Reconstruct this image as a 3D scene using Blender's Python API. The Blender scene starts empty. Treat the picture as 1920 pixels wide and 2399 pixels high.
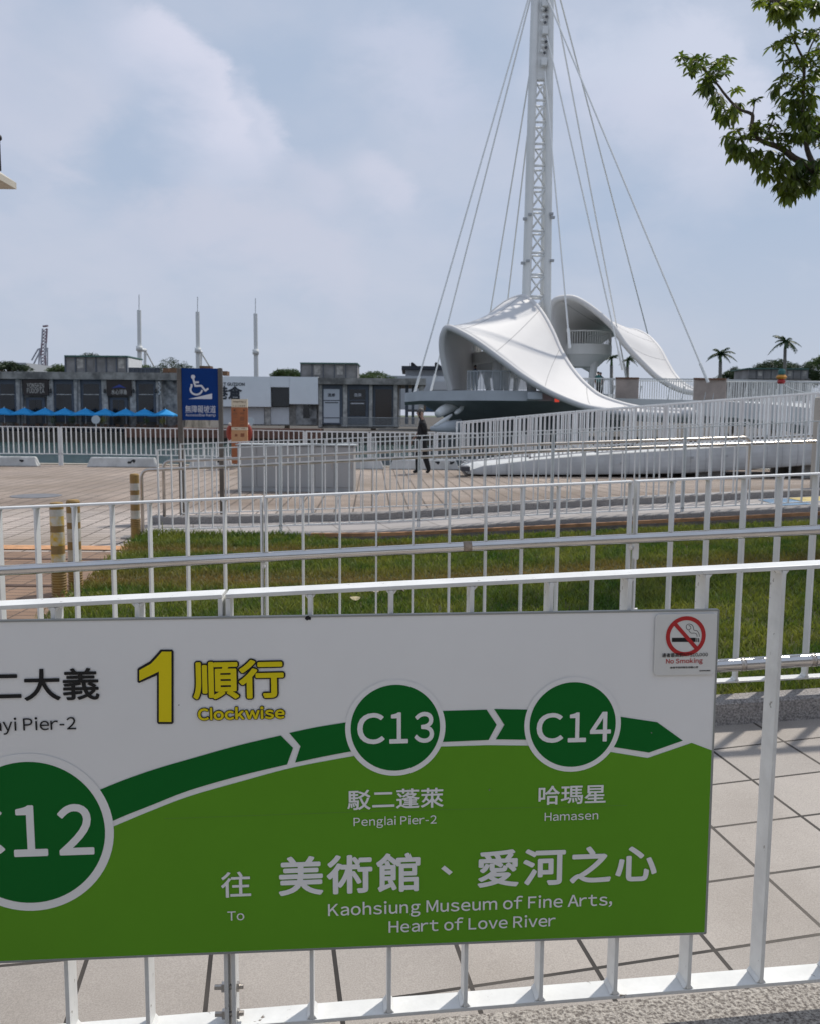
import bpy, math, random
import numpy as np
from mathutils import Vector as V, Matrix
random.seed(7); rng = np.random.default_rng(7)
scene = bpy.context.scene
col = scene.collection
R = math.radians

# ------------------------------------------------------------------ camera
FPX, CX, CY, H = 2050.0, 960.0, 1199.5, 1.55
PITCH = math.atan((CY - 972.0) / FPX); ROLL = 0.008
FW = V((0, math.cos(PITCH), -math.sin(PITCH)))
R0 = V((1, 0, 0)); U0 = R0.cross(FW)
RT = R0 * math.cos(ROLL) + U0 * math.sin(ROLL)
UP = RT.cross(FW)
CAM = V((0, 0, H))
cd = bpy.data.cameras.new('camera'); cam = bpy.data.objects.new('camera', cd); col.objects.link(cam)
cd.sensor_fit = 'HORIZONTAL'; cd.sensor_width = 36.0; cd.lens = 36.0 * FPX / 1920.0
cd.clip_start = 0.05; cd.clip_end = 6000
cam.matrix_world = Matrix(((RT.x, UP.x, -FW.x, CAM.x), (RT.y, UP.y, -FW.y, CAM.y), (RT.z, UP.z, -FW.z, CAM.z), (0, 0, 0, 1)))
cd.dof.use_dof = True; cd.dof.focus_distance = 2.15; cd.dof.aperture_fstop = 14.0
scene.camera = cam

def ray(x, y): return FW + RT * ((x - CX) / FPX) + UP * ((CY - y) / FPX)
def at(x, y, Y):
    d = ray(x, y); return CAM + d * (Y / d.y)
def gz(x, y, z=0.0):
    d = ray(x, y); return CAM + d * ((z - H) / d.z)
K = 1920.0 / 1726.0
def atS(x, y, Y): return at(x * K, y * K, Y)
def z1(x, y, Y): return at(x / 2.697, 640 + y / 2.697, Y)
def z2(x, y, Y): return at(560 + x / 3.082, 640 + y / 3.082, Y)
def z3(x, y, Y): return at(960 + x / 3.596, 640 + y / 3.596, Y)
def z4(x, y, Y): return at(1380 + x / 3.196, 700 + y / 3.196, Y)
def z5(x, y, Y): return at(1160 + x / 2.996, y / 2.996, Y)
def z6(x, y, Y): return at(1560 + x / 4.311, y / 4.311, Y)

# ------------------------------------------------------------------ sky + sun
SUN_AZ, SUN_EL = R(42), R(59)
sd = bpy.data.lights.new('sun', 'SUN'); sd.energy = 3.2; sd.angle = R(1.6); sd.color = (1.0, 0.95, 0.87)
so = bpy.data.objects.new('sun', sd); col.objects.link(so)
sdir = V((math.sin(SUN_AZ) * math.cos(SUN_EL), math.cos(SUN_AZ) * math.cos(SUN_EL), math.sin(SUN_EL)))
so.rotation_euler = sdir.to_track_quat('Z', 'Y').to_euler(); so.location = sdir * 60
w = bpy.data.worlds.new('World'); scene.world = w; w.use_nodes = True
nt = w.node_tree; N = nt.nodes; L = nt.links
for n in list(N): N.remove(n)
def nd(t, **kw):
    n = N.new(t)
    for k, v in kw.items(): setattr(n, k, v)
    return n
wo = nd('ShaderNodeOutputWorld'); bg = nd('ShaderNodeBackground'); bg.inputs['Strength'].default_value = 0.1
sky = nd('ShaderNodeTexSky', sky_type='NISHITA', sun_disc=False, sun_elevation=SUN_EL, sun_rotation=SUN_AZ, air_density=1.0, dust_density=2.0, ozone_density=1.0)
tc = nd('ShaderNodeTexCoord'); sx = nd('ShaderNodeSeparateXYZ'); L.new(tc.outputs['Generated'], sx.inputs[0])
mx = nd('ShaderNodeMath', operation='MAXIMUM'); L.new(sx.outputs[2], mx.inputs[0]); mx.inputs[1].default_value = 0.0
ad = nd('ShaderNodeMath', operation='ADD'); L.new(mx.outputs[0], ad.inputs[0]); ad.inputs[1].default_value = 0.42
def mth(op, a, b):
    n = nd('ShaderNodeMath', operation=op)
    for i, q in enumerate((a, b)):
        if hasattr(q, 'is_linked') or hasattr(q, 'links'): L.new(q, n.inputs[i])
        else: n.inputs[i].default_value = q
    return n.outputs[0]
cx_ = mth('DIVIDE', sx.outputs[0], ad.outputs[0]); cy_ = mth('DIVIDE', sx.outputs[1], ad.outputs[0])
cb = nd('ShaderNodeCombineXYZ'); L.new(cx_, cb.inputs[0]); L.new(cy_, cb.inputs[1]); L.new(sx.outputs[2], cb.inputs[2])
def noise(scale, detail, rough, off, dist=0.3):
    mp = nd('ShaderNodeMapping'); mp.inputs['Location'].default_value = off; L.new(cb.outputs[0], mp.inputs[0])
    n = nd('ShaderNodeTexNoise'); n.inputs['Scale'].default_value = scale; n.inputs['Detail'].default_value = detail
    n.inputs['Roughness'].default_value = rough; n.inputs['Distortion'].default_value = dist
    L.new(mp.outputs[0], n.inputs['Vector']); return n.outputs['Fac']
def ramp(fac, stops):
    r = nd('ShaderNodeValToRGB'); e = r.color_ramp.elements
    e[0].position, e[0].color = stops[0][0], (*stops[0][1], 1)
    e[1].position, e[1].color = stops[-1][0], (*stops[-1][1], 1)
    for p, c in stops[1:-1]:
        q = e.new(p); q.color = (*c, 1)
    L.new(fac, r.inputs[0]); return r.outputs[0]
def mixc(fac, a, b):
    m = nd('ShaderNodeMix', data_type='RGBA')
    if hasattr(fac, 'links'): L.new(fac, m.inputs[0])
    else: m.inputs[0].default_value = fac
    for s, q in ((m.inputs[6], a), (m.inputs[7], b)):
        if hasattr(q, 'links'): L.new(q, s)
        else: s.default_value = (*q, 1)
    return m.outputs[2]
A_ = (4.35, 5.25, 6.8); B_ = (5.4, 5.95, 7.25); W_ = (6.9, 7.1, 8.4)
n1 = noise(1.7, 6, 0.5, (3.1, 1.7, 0.0)); n2 = noise(5.5, 6, 0.55, (0.3, 4.2, 1.0))
mask = ramp(mth('ADD', mth('MULTIPLY', n1, 0.65), mth('MULTIPLY', n2, 0.35)), [(0.42, (0, 0, 0)), (0.62, (1, 1, 1))])
cl = mixc(mask, A_, B_)
hz = ramp(sx.outputs[2], [(0.0, (1, 1, 1)), (0.20, (0, 0, 0))])
cl = mixc(mth('MULTIPLY', hz, 0.85), cl, (5.5, 5.95, 7.0))
n3 = noise(9.0, 7, 0.6, (9.0, 2.0, 3.0), 0.3); n4 = noise(3.2, 5, 0.5, (5.0, 7.0, 2.0), 0.2)
def vdot(v):
    n = nd('ShaderNodeVectorMath', operation='DOT_PRODUCT'); L.new(tc.outputs['Generated'], n.inputs[0]); n.inputs[1].default_value = v; return n.outputs['Value']
def heap(c, px, ang, along, crisp, soft, colr, gain, wob=0.10):
    # one cloud fixed in the sky: firm on the side its normal points to, fading on the other
    d = ray(*px).normalized(); e = V((0, 0, 1)); r_ = d.cross(e).normalized(); u_ = r_.cross(d).normalized()
    nv = r_ * math.cos(R(ang)) + u_ * math.sin(R(ang)); qv = -r_ * math.sin(R(ang)) + u_ * math.cos(R(ang))
    p = vdot(nv); q = vdot(qv); p = mth('ADD', p, mth('ADD', mth('MULTIPLY', mth('SUBTRACT', n3, .5), wob), mth('MULTIPLY', mth('MULTIPLY', q, q), 2.2)))
    f1 = nd('ShaderNodeMapRange', interpolation_type='SMOOTHSTEP'); L.new(p, f1.inputs[0]); f1.inputs['From Min'].default_value = crisp; f1.inputs['From Max'].default_value = -crisp
    f2 = nd('ShaderNodeMapRange', interpolation_type='SMOOTHSTEP'); L.new(mth('ADD', p, mth('MULTIPLY', mth('SUBTRACT', n4, .5), soft * .8)), f2.inputs[0]); f2.inputs['From Min'].default_value = -soft; f2.inputs['From Max'].default_value = -crisp
    f3 = nd('ShaderNodeMapRange', interpolation_type='SMOOTHSTEP'); L.new(mth('ADD', mth('ABSOLUTE', q, 0), mth('MULTIPLY', mth('SUBTRACT', n3, .5), along * .5)), f3.inputs[0]); f3.inputs['From Min'].default_value = along; f3.inputs['From Max'].default_value = along * .35
    f4 = nd('ShaderNodeMapRange'); L.new(vdot(d), f4.inputs[0]); f4.inputs['From Min'].default_value = 0.3; f4.inputs['From Max'].default_value = 0.6
    f = mth('MULTIPLY', mth('MULTIPLY', f1.outputs[0], f2.outputs[0]), mth('MULTIPLY', f3.outputs[0], f4.outputs[0]))
    return mixc(mth('MULTIPLY', f, gain), c, colr)
cl = heap(cl, (40, 90), 10, .14, .04, .22, (6.0, 6.3, 7.6), .6, .12)
cl = heap(cl, (225, 340), -38, .085, .02, .10, (6.1, 6.4, 7.6), .7, .09)
cl = heap(cl, (505, 150), 40, .13, .010, .115, W_, 1.0, .075)
cl = heap(cl, (640, 265), 35, .06, .012, .08, W_, .75, .07)
cl = heap(cl, (620, 455), 78, .20, .03, .11, (5.9, 6.2, 7.4), .85, .12)
cl = heap(cl, (180, 560), 80, .15, .04, .08, (5.7, 6.1, 7.3), .6, .12)
cl = heap(cl, (930, 400), 45, .055, .012, .05, (6.3, 6.55, 7.8), .8, .06)
cl = heap(cl, (760, 400), 50, .05, .015, .045, (6.0, 6.3, 7.6), .6, .06)
cl = heap(cl, (1000, 90), 55, .10, .03, .09, (6.0, 6.4, 7.8), .7, .12)
cl = heap(cl, (1450, 130), 60, .10, .03, .09, (6.1, 6.5, 7.9), .6, .12)
cl = heap(cl, (1735, 130), 45, .12, .014, .16, (6.6, 6.9, 8.2), .9, .08)
cl = heap(cl, (1560, 20), 80, .16, .04, .08, (6.3, 6.8, 8.1), .7, .1)
fin = mixc(0.93, sky.outputs[0], cl)
L.new(fin, bg.inputs[0]); L.new(bg.outputs[0], wo.inputs[0])
scene.view_settings.view_transform = 'Standard'; scene.view_settings.look = 'None'
scene.view_settings.gamma = 1.0; scene.view_settings.exposure = 0.0; scene.view_settings.use_curve_mapping = False

# ------------------------------------------------------------------ materials
MATS = {}
def lin(c): return tuple(((x / 255 + 0.055) / 1.055) ** 2.4 if x / 255 > 0.04045 else x / 255 / 12.92 for x in c)
def mat(name, base, rough=0.6, metal=0.0, var=0.0, vscale=4.0, col2=None, bump=0.0, bscale=60.0, emit=None, translucent=0.0, spec=None, alpha=1.0, rand=0.0, det=5.0, wear=None):
    if name in MATS: return MATS[name]
    m = bpy.data.materials.new(name); m.use_nodes = True; t = m.node_tree; b = t.nodes['Principled BSDF']
    b.inputs['Roughness'].default_value = rough; b.inputs['Metallic'].default_value = metal
    b.inputs['Base Color'].default_value = (*base, 1)
    if spec is not None: b.inputs['Specular IOR Level'].default_value = spec
    tcn = t.nodes.new('ShaderNodeTexCoord'); csock = None
    if col2 is not None or var > 0:
        ns = t.nodes.new('ShaderNodeTexNoise'); ns.inputs['Scale'].default_value = vscale; ns.inputs['Detail'].default_value = det; ns.inputs['Roughness'].default_value = 0.62
        t.links.new(tcn.outputs['Object'], ns.inputs['Vector'])
        cr = t.nodes.new('ShaderNodeValToRGB'); e = cr.color_ramp.elements
        if col2 is None:
            e[0].color = (*[c * (1 - var) for c in base], 1); e[1].color = (*[min(1, c * (1 + var)) for c in base], 1)
        else:
            e[0].color = (*base, 1); e[1].color = (*col2, 1)
        e[0].position, e[1].position = 0.36, 0.64
        t.links.new(ns.outputs['Fac'], cr.inputs[0]); csock = cr.outputs[0]
    if rand > 0:
        gi = t.nodes.new('ShaderNodeNewGeometry'); hs = t.nodes.new('ShaderNodeHueSaturation')
        mr = t.nodes.new('ShaderNodeMapRange'); mr.inputs['To Min'].default_value = 1 - rand; mr.inputs['To Max'].default_value = 1 + rand
        t.links.new(gi.outputs['Random Per Island'], mr.inputs[0]); t.links.new(mr.outputs[0], hs.inputs['Value'])
        if csock: t.links.new(csock, hs.inputs['Color'])
        else: hs.inputs['Color'].default_value = (*base, 1)
        csock = hs.outputs[0]
    if wear:
        nw_ = t.nodes.new('ShaderNodeTexNoise'); nw_.inputs['Scale'].default_value = wear[1]; nw_.inputs['Detail'].default_value = 6; nw_.inputs['Roughness'].default_value = .7
        t.links.new(tcn.outputs['Object'], nw_.inputs['Vector']); rw = t.nodes.new('ShaderNodeValToRGB'); rw.color_ramp.elements[0].position = wear[2]; rw.color_ramp.elements[1].position = wear[2] + .035
        t.links.new(nw_.outputs['Fac'], rw.inputs[0]); mw = t.nodes.new('ShaderNodeMix'); mw.data_type = 'RGBA'; t.links.new(rw.outputs[0], mw.inputs[0])
        if csock: t.links.new(csock, mw.inputs[6])
        else: mw.inputs[6].default_value = (*base, 1)
        mw.inputs[7].default_value = (*wear[0], 1); csock = mw.outputs[2]
    if csock: t.links.new(csock, b.inputs['Base Color'])
    if bump > 0:
        nb = t.nodes.new('ShaderNodeTexNoise'); nb.inputs['Scale'].default_value = bscale; nb.inputs['Detail'].default_value = 4
        t.links.new(tcn.outputs['Object'], nb.inputs['Vector'])
        bn = t.nodes.new('ShaderNodeBump'); bn.inputs['Strength'].default_value = bump; bn.inputs['Distance'].default_value = 0.01
        t.links.new(nb.outputs['Fac'], bn.inputs['Height']); t.links.new(bn.outputs[0], b.inputs['Normal'])
    if emit: b.inputs['Emission Color'].default_value = (*emit[:3], 1); b.inputs['Emission Strength'].default_value = emit[3]
    if alpha < 1: b.inputs['Alpha'].default_value = alpha
    if translucent > 0:
        tr = t.nodes.new('ShaderNodeBsdfTranslucent'); ms = t.nodes.new('ShaderNodeMixShader'); ms.inputs[0].default_value = translucent
        if csock: t.links.new(csock, tr.inputs[0])
        else: tr.inputs[0].default_value = (*base, 1)
        out = t.nodes['Material Output']; t.links.new(b.outputs[0], ms.inputs[1]); t.links.new(tr.outputs[0], ms.inputs[2]); t.links.new(ms.outputs[0], out.inputs[0])
    MATS[name] = m; return m

def tile_mat(name, c1, c2, mortar, w_, h_, msize, yaw, rough=0.7, offset=0.0, var=0.12, vscale=1.5, bump=0.3, loc=(0, 0, 0), speck=0.0, stain=None):
    m = bpy.data.materials.new(name); m.use_nodes = True; t = m.node_tree; b = t.nodes['Principled BSDF']; b.inputs['Roughness'].default_value = rough
    tcn = t.nodes.new('ShaderNodeTexCoord'); mp = t.nodes.new('ShaderNodeMapping'); mp.inputs['Rotation'].default_value = (0, 0, yaw); mp.inputs['Location'].default_value = loc
    t.links.new(tcn.outputs['Object'], mp.inputs[0])
    nw = t.nodes.new('ShaderNodeTexNoise'); nw.inputs['Scale'].default_value = 9
    br = t.nodes.new('ShaderNodeTexBrick'); br.offset = offset; br.inputs['Scale'].default_value = 1.0
    br.inputs['Color1'].default_value = (*c1, 1); br.inputs['Color2'].default_value = (*c2, 1); br.inputs['Mortar'].default_value = (*mortar, 1)
    br.inputs['Mortar Size'].default_value = msize; br.inputs['Mortar Smooth'].default_value = 0.15; br.inputs['Bias'].default_value = 0.0
    br.inputs['Brick Width'].default_value = w_; br.inputs['Row Height'].default_value = h_
    t.links.new(mp.outputs[0], br.inputs['Vector'])
    ns = t.nodes.new('ShaderNodeTexNoise'); ns.inputs['Scale'].default_value = vscale; ns.inputs['Detail'].default_value = 8; ns.inputs['Roughness'].default_value = 0.65
    t.links.new(tcn.outputs['Object'], ns.inputs['Vector'])
    mr = t.nodes.new('ShaderNodeMapRange'); mr.inputs['From Min'].default_value = 0.3; mr.inputs['From Max'].default_value = 0.7
    mr.inputs['To Min'].default_value = 1 - var; mr.inputs['To Max'].default_value = 1 + var; t.links.new(ns.outputs['Fac'], mr.inputs[0])
    hs = t.nodes.new('ShaderNodeHueSaturation'); t.links.new(br.outputs['Color'], hs.inputs['Color']); t.links.new(mr.outputs[0], hs.inputs['Value'])
    c = hs.outputs[0]
    if stain:
        n2_ = t.nodes.new('ShaderNodeTexNoise'); n2_.inputs['Scale'].default_value = stain[1]; n2_.inputs['Detail'].default_value = 6
        t.links.new(tcn.outputs['Object'], n2_.inputs['Vector'])
        r2 = t.nodes.new('ShaderNodeValToRGB'); r2.color_ramp.elements[0].position = 0.5; r2.color_ramp.elements[1].position = 0.7
        t.links.new(n2_.outputs['Fac'], r2.inputs[0])
        mm = t.nodes.new('ShaderNodeMath'); mm.operation = 'MULTIPLY'; mm.inputs[1].default_value = stain[2]; t.links.new(r2.outputs[0], mm.inputs[0])
        mxn = t.nodes.new('ShaderNodeMix'); mxn.data_type = 'RGBA'; t.links.new(mm.outputs[0], mxn.inputs[0]); t.links.new(c, mxn.inputs[6]); mxn.inputs[7].default_value = (*stain[0], 1); c = mxn.outputs[2]
    if speck > 0:
        n3_ = t.nodes.new('ShaderNodeTexNoise'); n3_.inputs['Scale'].default_value = 260; n3_.inputs['Detail'].default_value = 2
        t.links.new(tcn.outputs['Object'], n3_.inputs['Vector'])
        mr3 = t.nodes.new('ShaderNodeMapRange'); mr3.inputs['From Min'].default_value = 0.35; mr3.inputs['From Max'].default_value = 0.65; mr3.inputs['To Min'].default_value = 1 - speck; mr3.inputs['To Max'].default_value = 1 + speck
        t.links.new(n3_.outputs['Fac'], mr3.inputs[0]); h2 = t.nodes.new('ShaderNodeHueSaturation'); t.links.new(c, h2.inputs['Color']); t.links.new(mr3.outputs[0], h2.inputs['Value']); c = h2.outputs[0]
    t.links.new(c, b.inputs['Base Color'])
    bn = t.nodes.new('ShaderNodeBump'); bn.inputs['Strength'].default_value = bump; bn.inputs['Distance'].default_value = 0.004
    iv = t.nodes.new('ShaderNodeMath'); iv.operation = 'SUBTRACT'; iv.inputs[0].default_value = 1; t.links.new(br.outputs['Fac'], iv.inputs[1])
    t.links.new(iv.outputs[0], bn.inputs['Height']); t.links.new(bn.outputs[0], b.inputs['Normal'])
    return m

# ------------------------------------------------------------------ mesh builder
class MB:
    def __init__(s): s.v = []; s.f = []; s.m = []
    def add(s, vs, fs, mi=0):
        o = len(s.v); s.v += [tuple(p) for p in vs]; s.f += [[i + o for i in f] for f in fs]; s.m += [mi] * len(fs)
    def hexa(s, c, mi=0):       # c: 8 corners, bottom 4 then top 4
        s.add(c, [(3, 2, 1, 0), (4, 5, 6, 7), (0, 1, 5, 4), (1, 2, 6, 5), (2, 3, 7, 6), (3, 0, 4, 7)], mi)
    def box(s, lo, hi, mi=0):
        x0, y0, z0 = lo; x1, y1, zz = hi
        s.hexa([(x0, y0, z0), (x1, y0, z0), (x1, y1, z0), (x0, y1, z0), (x0, y0, zz), (x1, y0, zz), (x1, y1, zz), (x0, y1, zz)], mi)
    def bar(s, A, B, a, b, mi=0):   # bar from A to B, half-extent vectors a, b
        A, B, a, b = V(A), V(B), V(a), V(b)
        s.hexa([A - a - b, A + a - b, A + a + b, A - a + b, B - a - b, B + a - b, B + a + b, B - a + b], mi)
    def tube(s, pts, r, n=10, mi=0, cap=True):
        pts = [V(p) for p in pts]; rs = r if isinstance(r, (list, tuple)) else [r] * len(pts)
        rings = []; prev = None
        for i, p in enumerate(pts):
            d = (pts[min(i + 1, len(pts) - 1)] - pts[max(i - 1, 0)]).normalized()
            if prev is None:
                h = V((0, 0, 1)) if abs(d.z) < 0.9 else V((1, 0, 0)); u = d.cross(h).normalized()
            else: u = (prev - d * prev.dot(d)).normalized()
            prev = u; v_ = d.cross(u)
            rings.append([p + (u * math.cos(2 * math.pi * k / n) + v_ * math.sin(2 * math.pi * k / n)) * rs[i] for k in range(n)])
        vs = [q for rg in rings for q in rg]; fs = []
        for i in range(len(pts) - 1):
            for k in range(n): fs.append((i * n + k, i * n + (k + 1) % n, (i + 1) * n + (k + 1) % n, (i + 1) * n + k))
        if cap: fs.append(tuple(range(n - 1, -1, -1))); fs.append(tuple(range((len(pts) - 1) * n, len(pts) * n)))
        s.add(vs, fs, mi)
    def lathe(s, c, prof, n=20, mi=0):
        c = V(c); vs = []; fs = []
        for r, z in prof:
            for k in range(n): vs.append(c + V((r * math.cos(2 * math.pi * k / n), r * math.sin(2 * math.pi * k / n), z)))
        for i in range(len(prof) - 1):
            for k in range(n): fs.append((i * n + k, i * n + (k + 1) % n, (i + 1) * n + (k + 1) % n, (i + 1) * n + k))
        fs.append(tuple(range(n - 1, -1, -1))); fs.append(tuple(range((len(prof) - 1) * n, len(prof) * n)))
        s.add(vs, fs, mi)
    def ell(s, c, r, nu=12, nv=8, mi=0):
        c = V(c); vs = []; fs = []
        for i in range(nv + 1):
            th = math.pi * i / nv
            for k in range(nu):
                ph = 2 * math.pi * k / nu; vs.append(c + V((r[0] * math.sin(th) * math.cos(ph), r[1] * math.sin(th) * math.sin(ph), r[2] * math.cos(th))))
        for i in range(nv):
            for k in range(nu): fs.append((i * nu + k, (i + 1) * nu + k, (i + 1) * nu + (k + 1) % nu, i * nu + (k + 1) % nu))
        s.add(vs, fs, mi)
    def prism(s, poly, ext, mi=0):
        ext = V(ext); n = len(poly); a = [V(p) for p in poly]; b = [p + ext for p in a]
        s.add(a + b, [tuple(range(n - 1, -1, -1)), tuple(range(n, 2 * n))] + [(i, (i + 1) % n, (i + 1) % n + n, i + n) for i in range(n)], mi)
    def build(s, name, mats, parent=None, smooth=False, at_=None, bevel=0.0):
        if not isinstance(mats, (list, tuple)): mats = [mats]
        base = V(at_) if at_ is not None else (wloc(parent) if parent else V((0, 0, 0)))
        me = bpy.data.meshes.new(name); me.from_pydata([tuple(V(p) - base) for p in s.v], [], s.f)
        for m in mats: me.materials.append(m)
        if len(mats) > 1: me.polygons.foreach_set('material_index', s.m)
        if smooth: me.polygons.foreach_set('use_smooth', [True] * len(me.polygons))
        me.validate(); me.update()
        o = bpy.data.objects.new(name, me); col.objects.link(o)
        if parent: o.parent = parent; o.location = base - wloc(parent)
        else: o.location = base
        if bevel > 0:
            md = o.modifiers.new('bevel', 'BEVEL'); md.width = bevel; md.segments = 2; md.limit_method = 'ANGLE'
        return o
def wloc(o):
    p = V((0, 0, 0))
    while o: p += o.location; o = o.parent
    return p
def tag(o, label=None, cat=None, group=None, kind=None):
    if label: o['label'] = label
    if cat: o['category'] = cat
    if group: o['group'] = group
    if kind: o['kind'] = kind
    return o
def thing(name, label, cat, loc, group=None):
    o = bpy.data.objects.new(name, None); col.objects.link(o); o.location = loc; o.empty_display_size = 0.2
    return tag(o, label, cat, group)
def dup(root, loc, label=None):
    r = root.copy(); col.objects.link(r); r.location = loc
    if label: r['label'] = label
    def rec(a, b):
        for ch in list(a.children):
            c = ch.copy(); col.objects.link(c); c.parent = b; rec(ch, c)
    rec(root, r); return r

# ------------------------------------------------------------------ shared materials
WHITE = mat('white_paint', (0.70, 0.70, 0.69), 0.38, var=0.06, vscale=3, bump=0.05, bscale=40, wear=((.25, .20, .16), 14, .68))
WHITE_OLD = mat('worn_white_paint', (0.74, 0.74, 0.72), 0.40, var=0.08, vscale=9, bump=0.08, bscale=70, wear=((.16, .13, .10), 26, .645))
STEEL = mat('stainless_steel', (0.62, 0.60, 0.58), 0.16, 1.0, var=0.05, vscale=8)
STEEL_DULL = mat('brushed_steel', (0.50, 0.46, 0.42), 0.32, 1.0, var=0.12, vscale=5)
BRIDGE_W = mat('bridge_white', (0.72, 0.72, 0.70), 0.42, var=0.04, vscale=0.35)
BRIDGE_G = mat('bridge_grey', (0.46, 0.48, 0.50), 0.5, var=0.07, vscale=0.6)
GRANITE = mat('granite', (0.15, 0.14, 0.135), 0.75, col2=(0.42, 0.39, 0.37), vscale=110, bump=0.7, bscale=130)
CONCRETE = mat('weathered_concrete', (0.13, 0.125, 0.115), 0.85, col2=(0.36, 0.34, 0.31), vscale=0.9, bump=0.4, bscale=6, det=10)
CONC_LIGHT = mat('pale_concrete', (0.26, 0.25, 0.235), 0.85, col2=(0.52, 0.50, 0.46), vscale=2.4, bump=0.3, bscale=20, det=9)
DARKWIN = mat('dark_window', (0.012, 0.014, 0.016), 0.12, var=0.5, vscale=0.6)
FRAME = mat('blue_grey_frame', (0.075, 0.09, 0.115), 0.5, var=0.15, vscale=1)
BLACK = mat('black', (0.008, 0.008, 0.009), 0.6)
BROWNBOARD = mat('dark_brown_board', (0.035, 0.024, 0.02), 0.6, var=0.2, vscale=2)
BARK = mat('bark', (0.05, 0.038, 0.028), 0.9, col2=(0.11, 0.085, 0.06), vscale=12, bump=0.8, bscale=40)

# ------------------------------------------------------------------ ground
def fade(y):
    t = min(1, max(0, (y - 13.5) / 9.5)); return 1 - t * t * (3 - 2 * t)
def g(x, y=0.0):
    x = min(x, 11.0); k = 0.25
    s = k * math.log1p(math.exp(min(40, (x + 0.4) / k)))
    return 0.055 * s * fade(y)
def sheet(name, xs, yf0, yf1, ny, m, dz, kind='structure', thick=0.0):
    mb = MB(); nx = len(xs)
    for j in range(ny + 1):
        for x in xs:
            a, b = yf0(x), yf1(x); y = a + (b - a) * j / ny; mb.v.append((x, y, g(x, y) + dz))
    for j in range(ny):
        for i in range(nx - 1): mb.f.append((j * nx + i, j * nx + i + 1, (j + 1) * nx + i + 1, (j + 1) * nx + i)); mb.m.append(0)
    if thick:
        base = len(mb.v)
        for j, row in ((0, 0), (ny, ny * nx)):
            o = len(mb.v)
            for i, x in enumerate(xs): p = mb.v[row + i]; mb.v.append((p[0], p[1], p[2] - thick))
            for i in range(nx - 1):
                q = (row + i, o + i, o + i + 1, row + i + 1) if j == 0 else (row + i, row + i + 1, o + i + 1, o + i)
                mb.f.append(q); mb.m.append(0)
    o = mb.build(name, m, smooth=not thick); o['kind'] = kind
    return o
def lins(a, b, n): return [a + (b - a) * i / n for i in range(n + 1)]
TY = 0.065                                            # the fences and paths turn a little away to the right
QY = 25.9                                             # quay edge
plaza_m = tile_mat('plaza_pavers', (0.47, 0.40, 0.355), (0.37, 0.32, 0.285), (0.10, 0.08, 0.065), 0.30, 0.20, 0.014, R(-2.5), 0.8, 0.0, 0.22, 0.7, 0.4, stain=((0.19, 0.15, 0.11), 0.35, 0.8))
pt = plaza_m.node_tree; pb = pt.nodes['Principled BSDF']; psrc = pb.inputs['Base Color'].links[0].from_socket
ptc = pt.nodes.new('ShaderNodeTexCoord'); psp = pt.nodes.new('ShaderNodeSeparateXYZ'); pt.links.new(ptc.outputs['Object'], psp.inputs[0])
pn = pt.nodes.new('ShaderNodeTexNoise'); pn.inputs['Scale'].default_value = .8; pt.links.new(ptc.outputs['Object'], pn.inputs['Vector'])
def pm(op, a, b):
    n = pt.nodes.new('ShaderNodeMath'); n.operation = op
    for i, q in enumerate((a, b)):
        if hasattr(q, 'links'): pt.links.new(q, n.inputs[i])
        else: n.inputs[i].default_value = q
    return n.outputs[0]
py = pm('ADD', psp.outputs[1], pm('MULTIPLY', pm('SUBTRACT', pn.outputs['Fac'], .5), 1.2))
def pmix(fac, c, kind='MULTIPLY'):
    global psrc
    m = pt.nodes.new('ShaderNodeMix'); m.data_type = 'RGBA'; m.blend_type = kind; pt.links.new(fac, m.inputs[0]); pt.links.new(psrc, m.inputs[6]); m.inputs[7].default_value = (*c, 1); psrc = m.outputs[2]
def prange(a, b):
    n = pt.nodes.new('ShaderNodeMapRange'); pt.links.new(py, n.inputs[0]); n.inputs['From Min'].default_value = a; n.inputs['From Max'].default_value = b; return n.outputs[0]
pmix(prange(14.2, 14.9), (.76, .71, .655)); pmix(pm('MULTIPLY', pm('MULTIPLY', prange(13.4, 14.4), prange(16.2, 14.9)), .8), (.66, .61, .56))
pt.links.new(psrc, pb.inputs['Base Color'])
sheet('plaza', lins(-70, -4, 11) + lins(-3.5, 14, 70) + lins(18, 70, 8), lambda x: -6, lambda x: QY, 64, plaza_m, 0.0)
_a, _b, _t = gz(1653, 2188, 0.10), gz(1920, 2022, 0.12), R(-9.3)
TLX, TLY = -(_a.x * math.cos(_t) - _a.y * math.sin(_t)), -(_b.x * math.sin(_t) + _b.y * math.cos(_t))
near_m = tile_mat('path_tiles', (0.39, 0.348, 0.31), (0.335, 0.302, 0.272), (0.016, 0.011, 0.007), 0.345, 0.328, 0.0065, R(-9.3), 0.62, 0.0, 0.07, 2.2, 0.7, loc=(TLX, TLY, 0), speck=0.14, stain=((0.20, 0.17, 0.14), 1.3, 0.45))
def kline(x): return 3.87 + TY * x                    # near kerb front
sheet('near_path', lins(-7, 7, 56), lambda x: 1.5, lambda x: kline(x), 12, near_m, 0.012)
peb_m = mat('washed_pebbles', (0.15, 0.13, 0.115), 0.8, col2=(0.52, 0.48, 0.43), vscale=115, bump=1.0, bscale=115, det=2)
sheet('platform_edge', lins(-5, 5, 40), lambda x: -3, lambda x: 2.00 + 0.075 * x, 20, peb_m, 0.045, thick=0.05)
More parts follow.
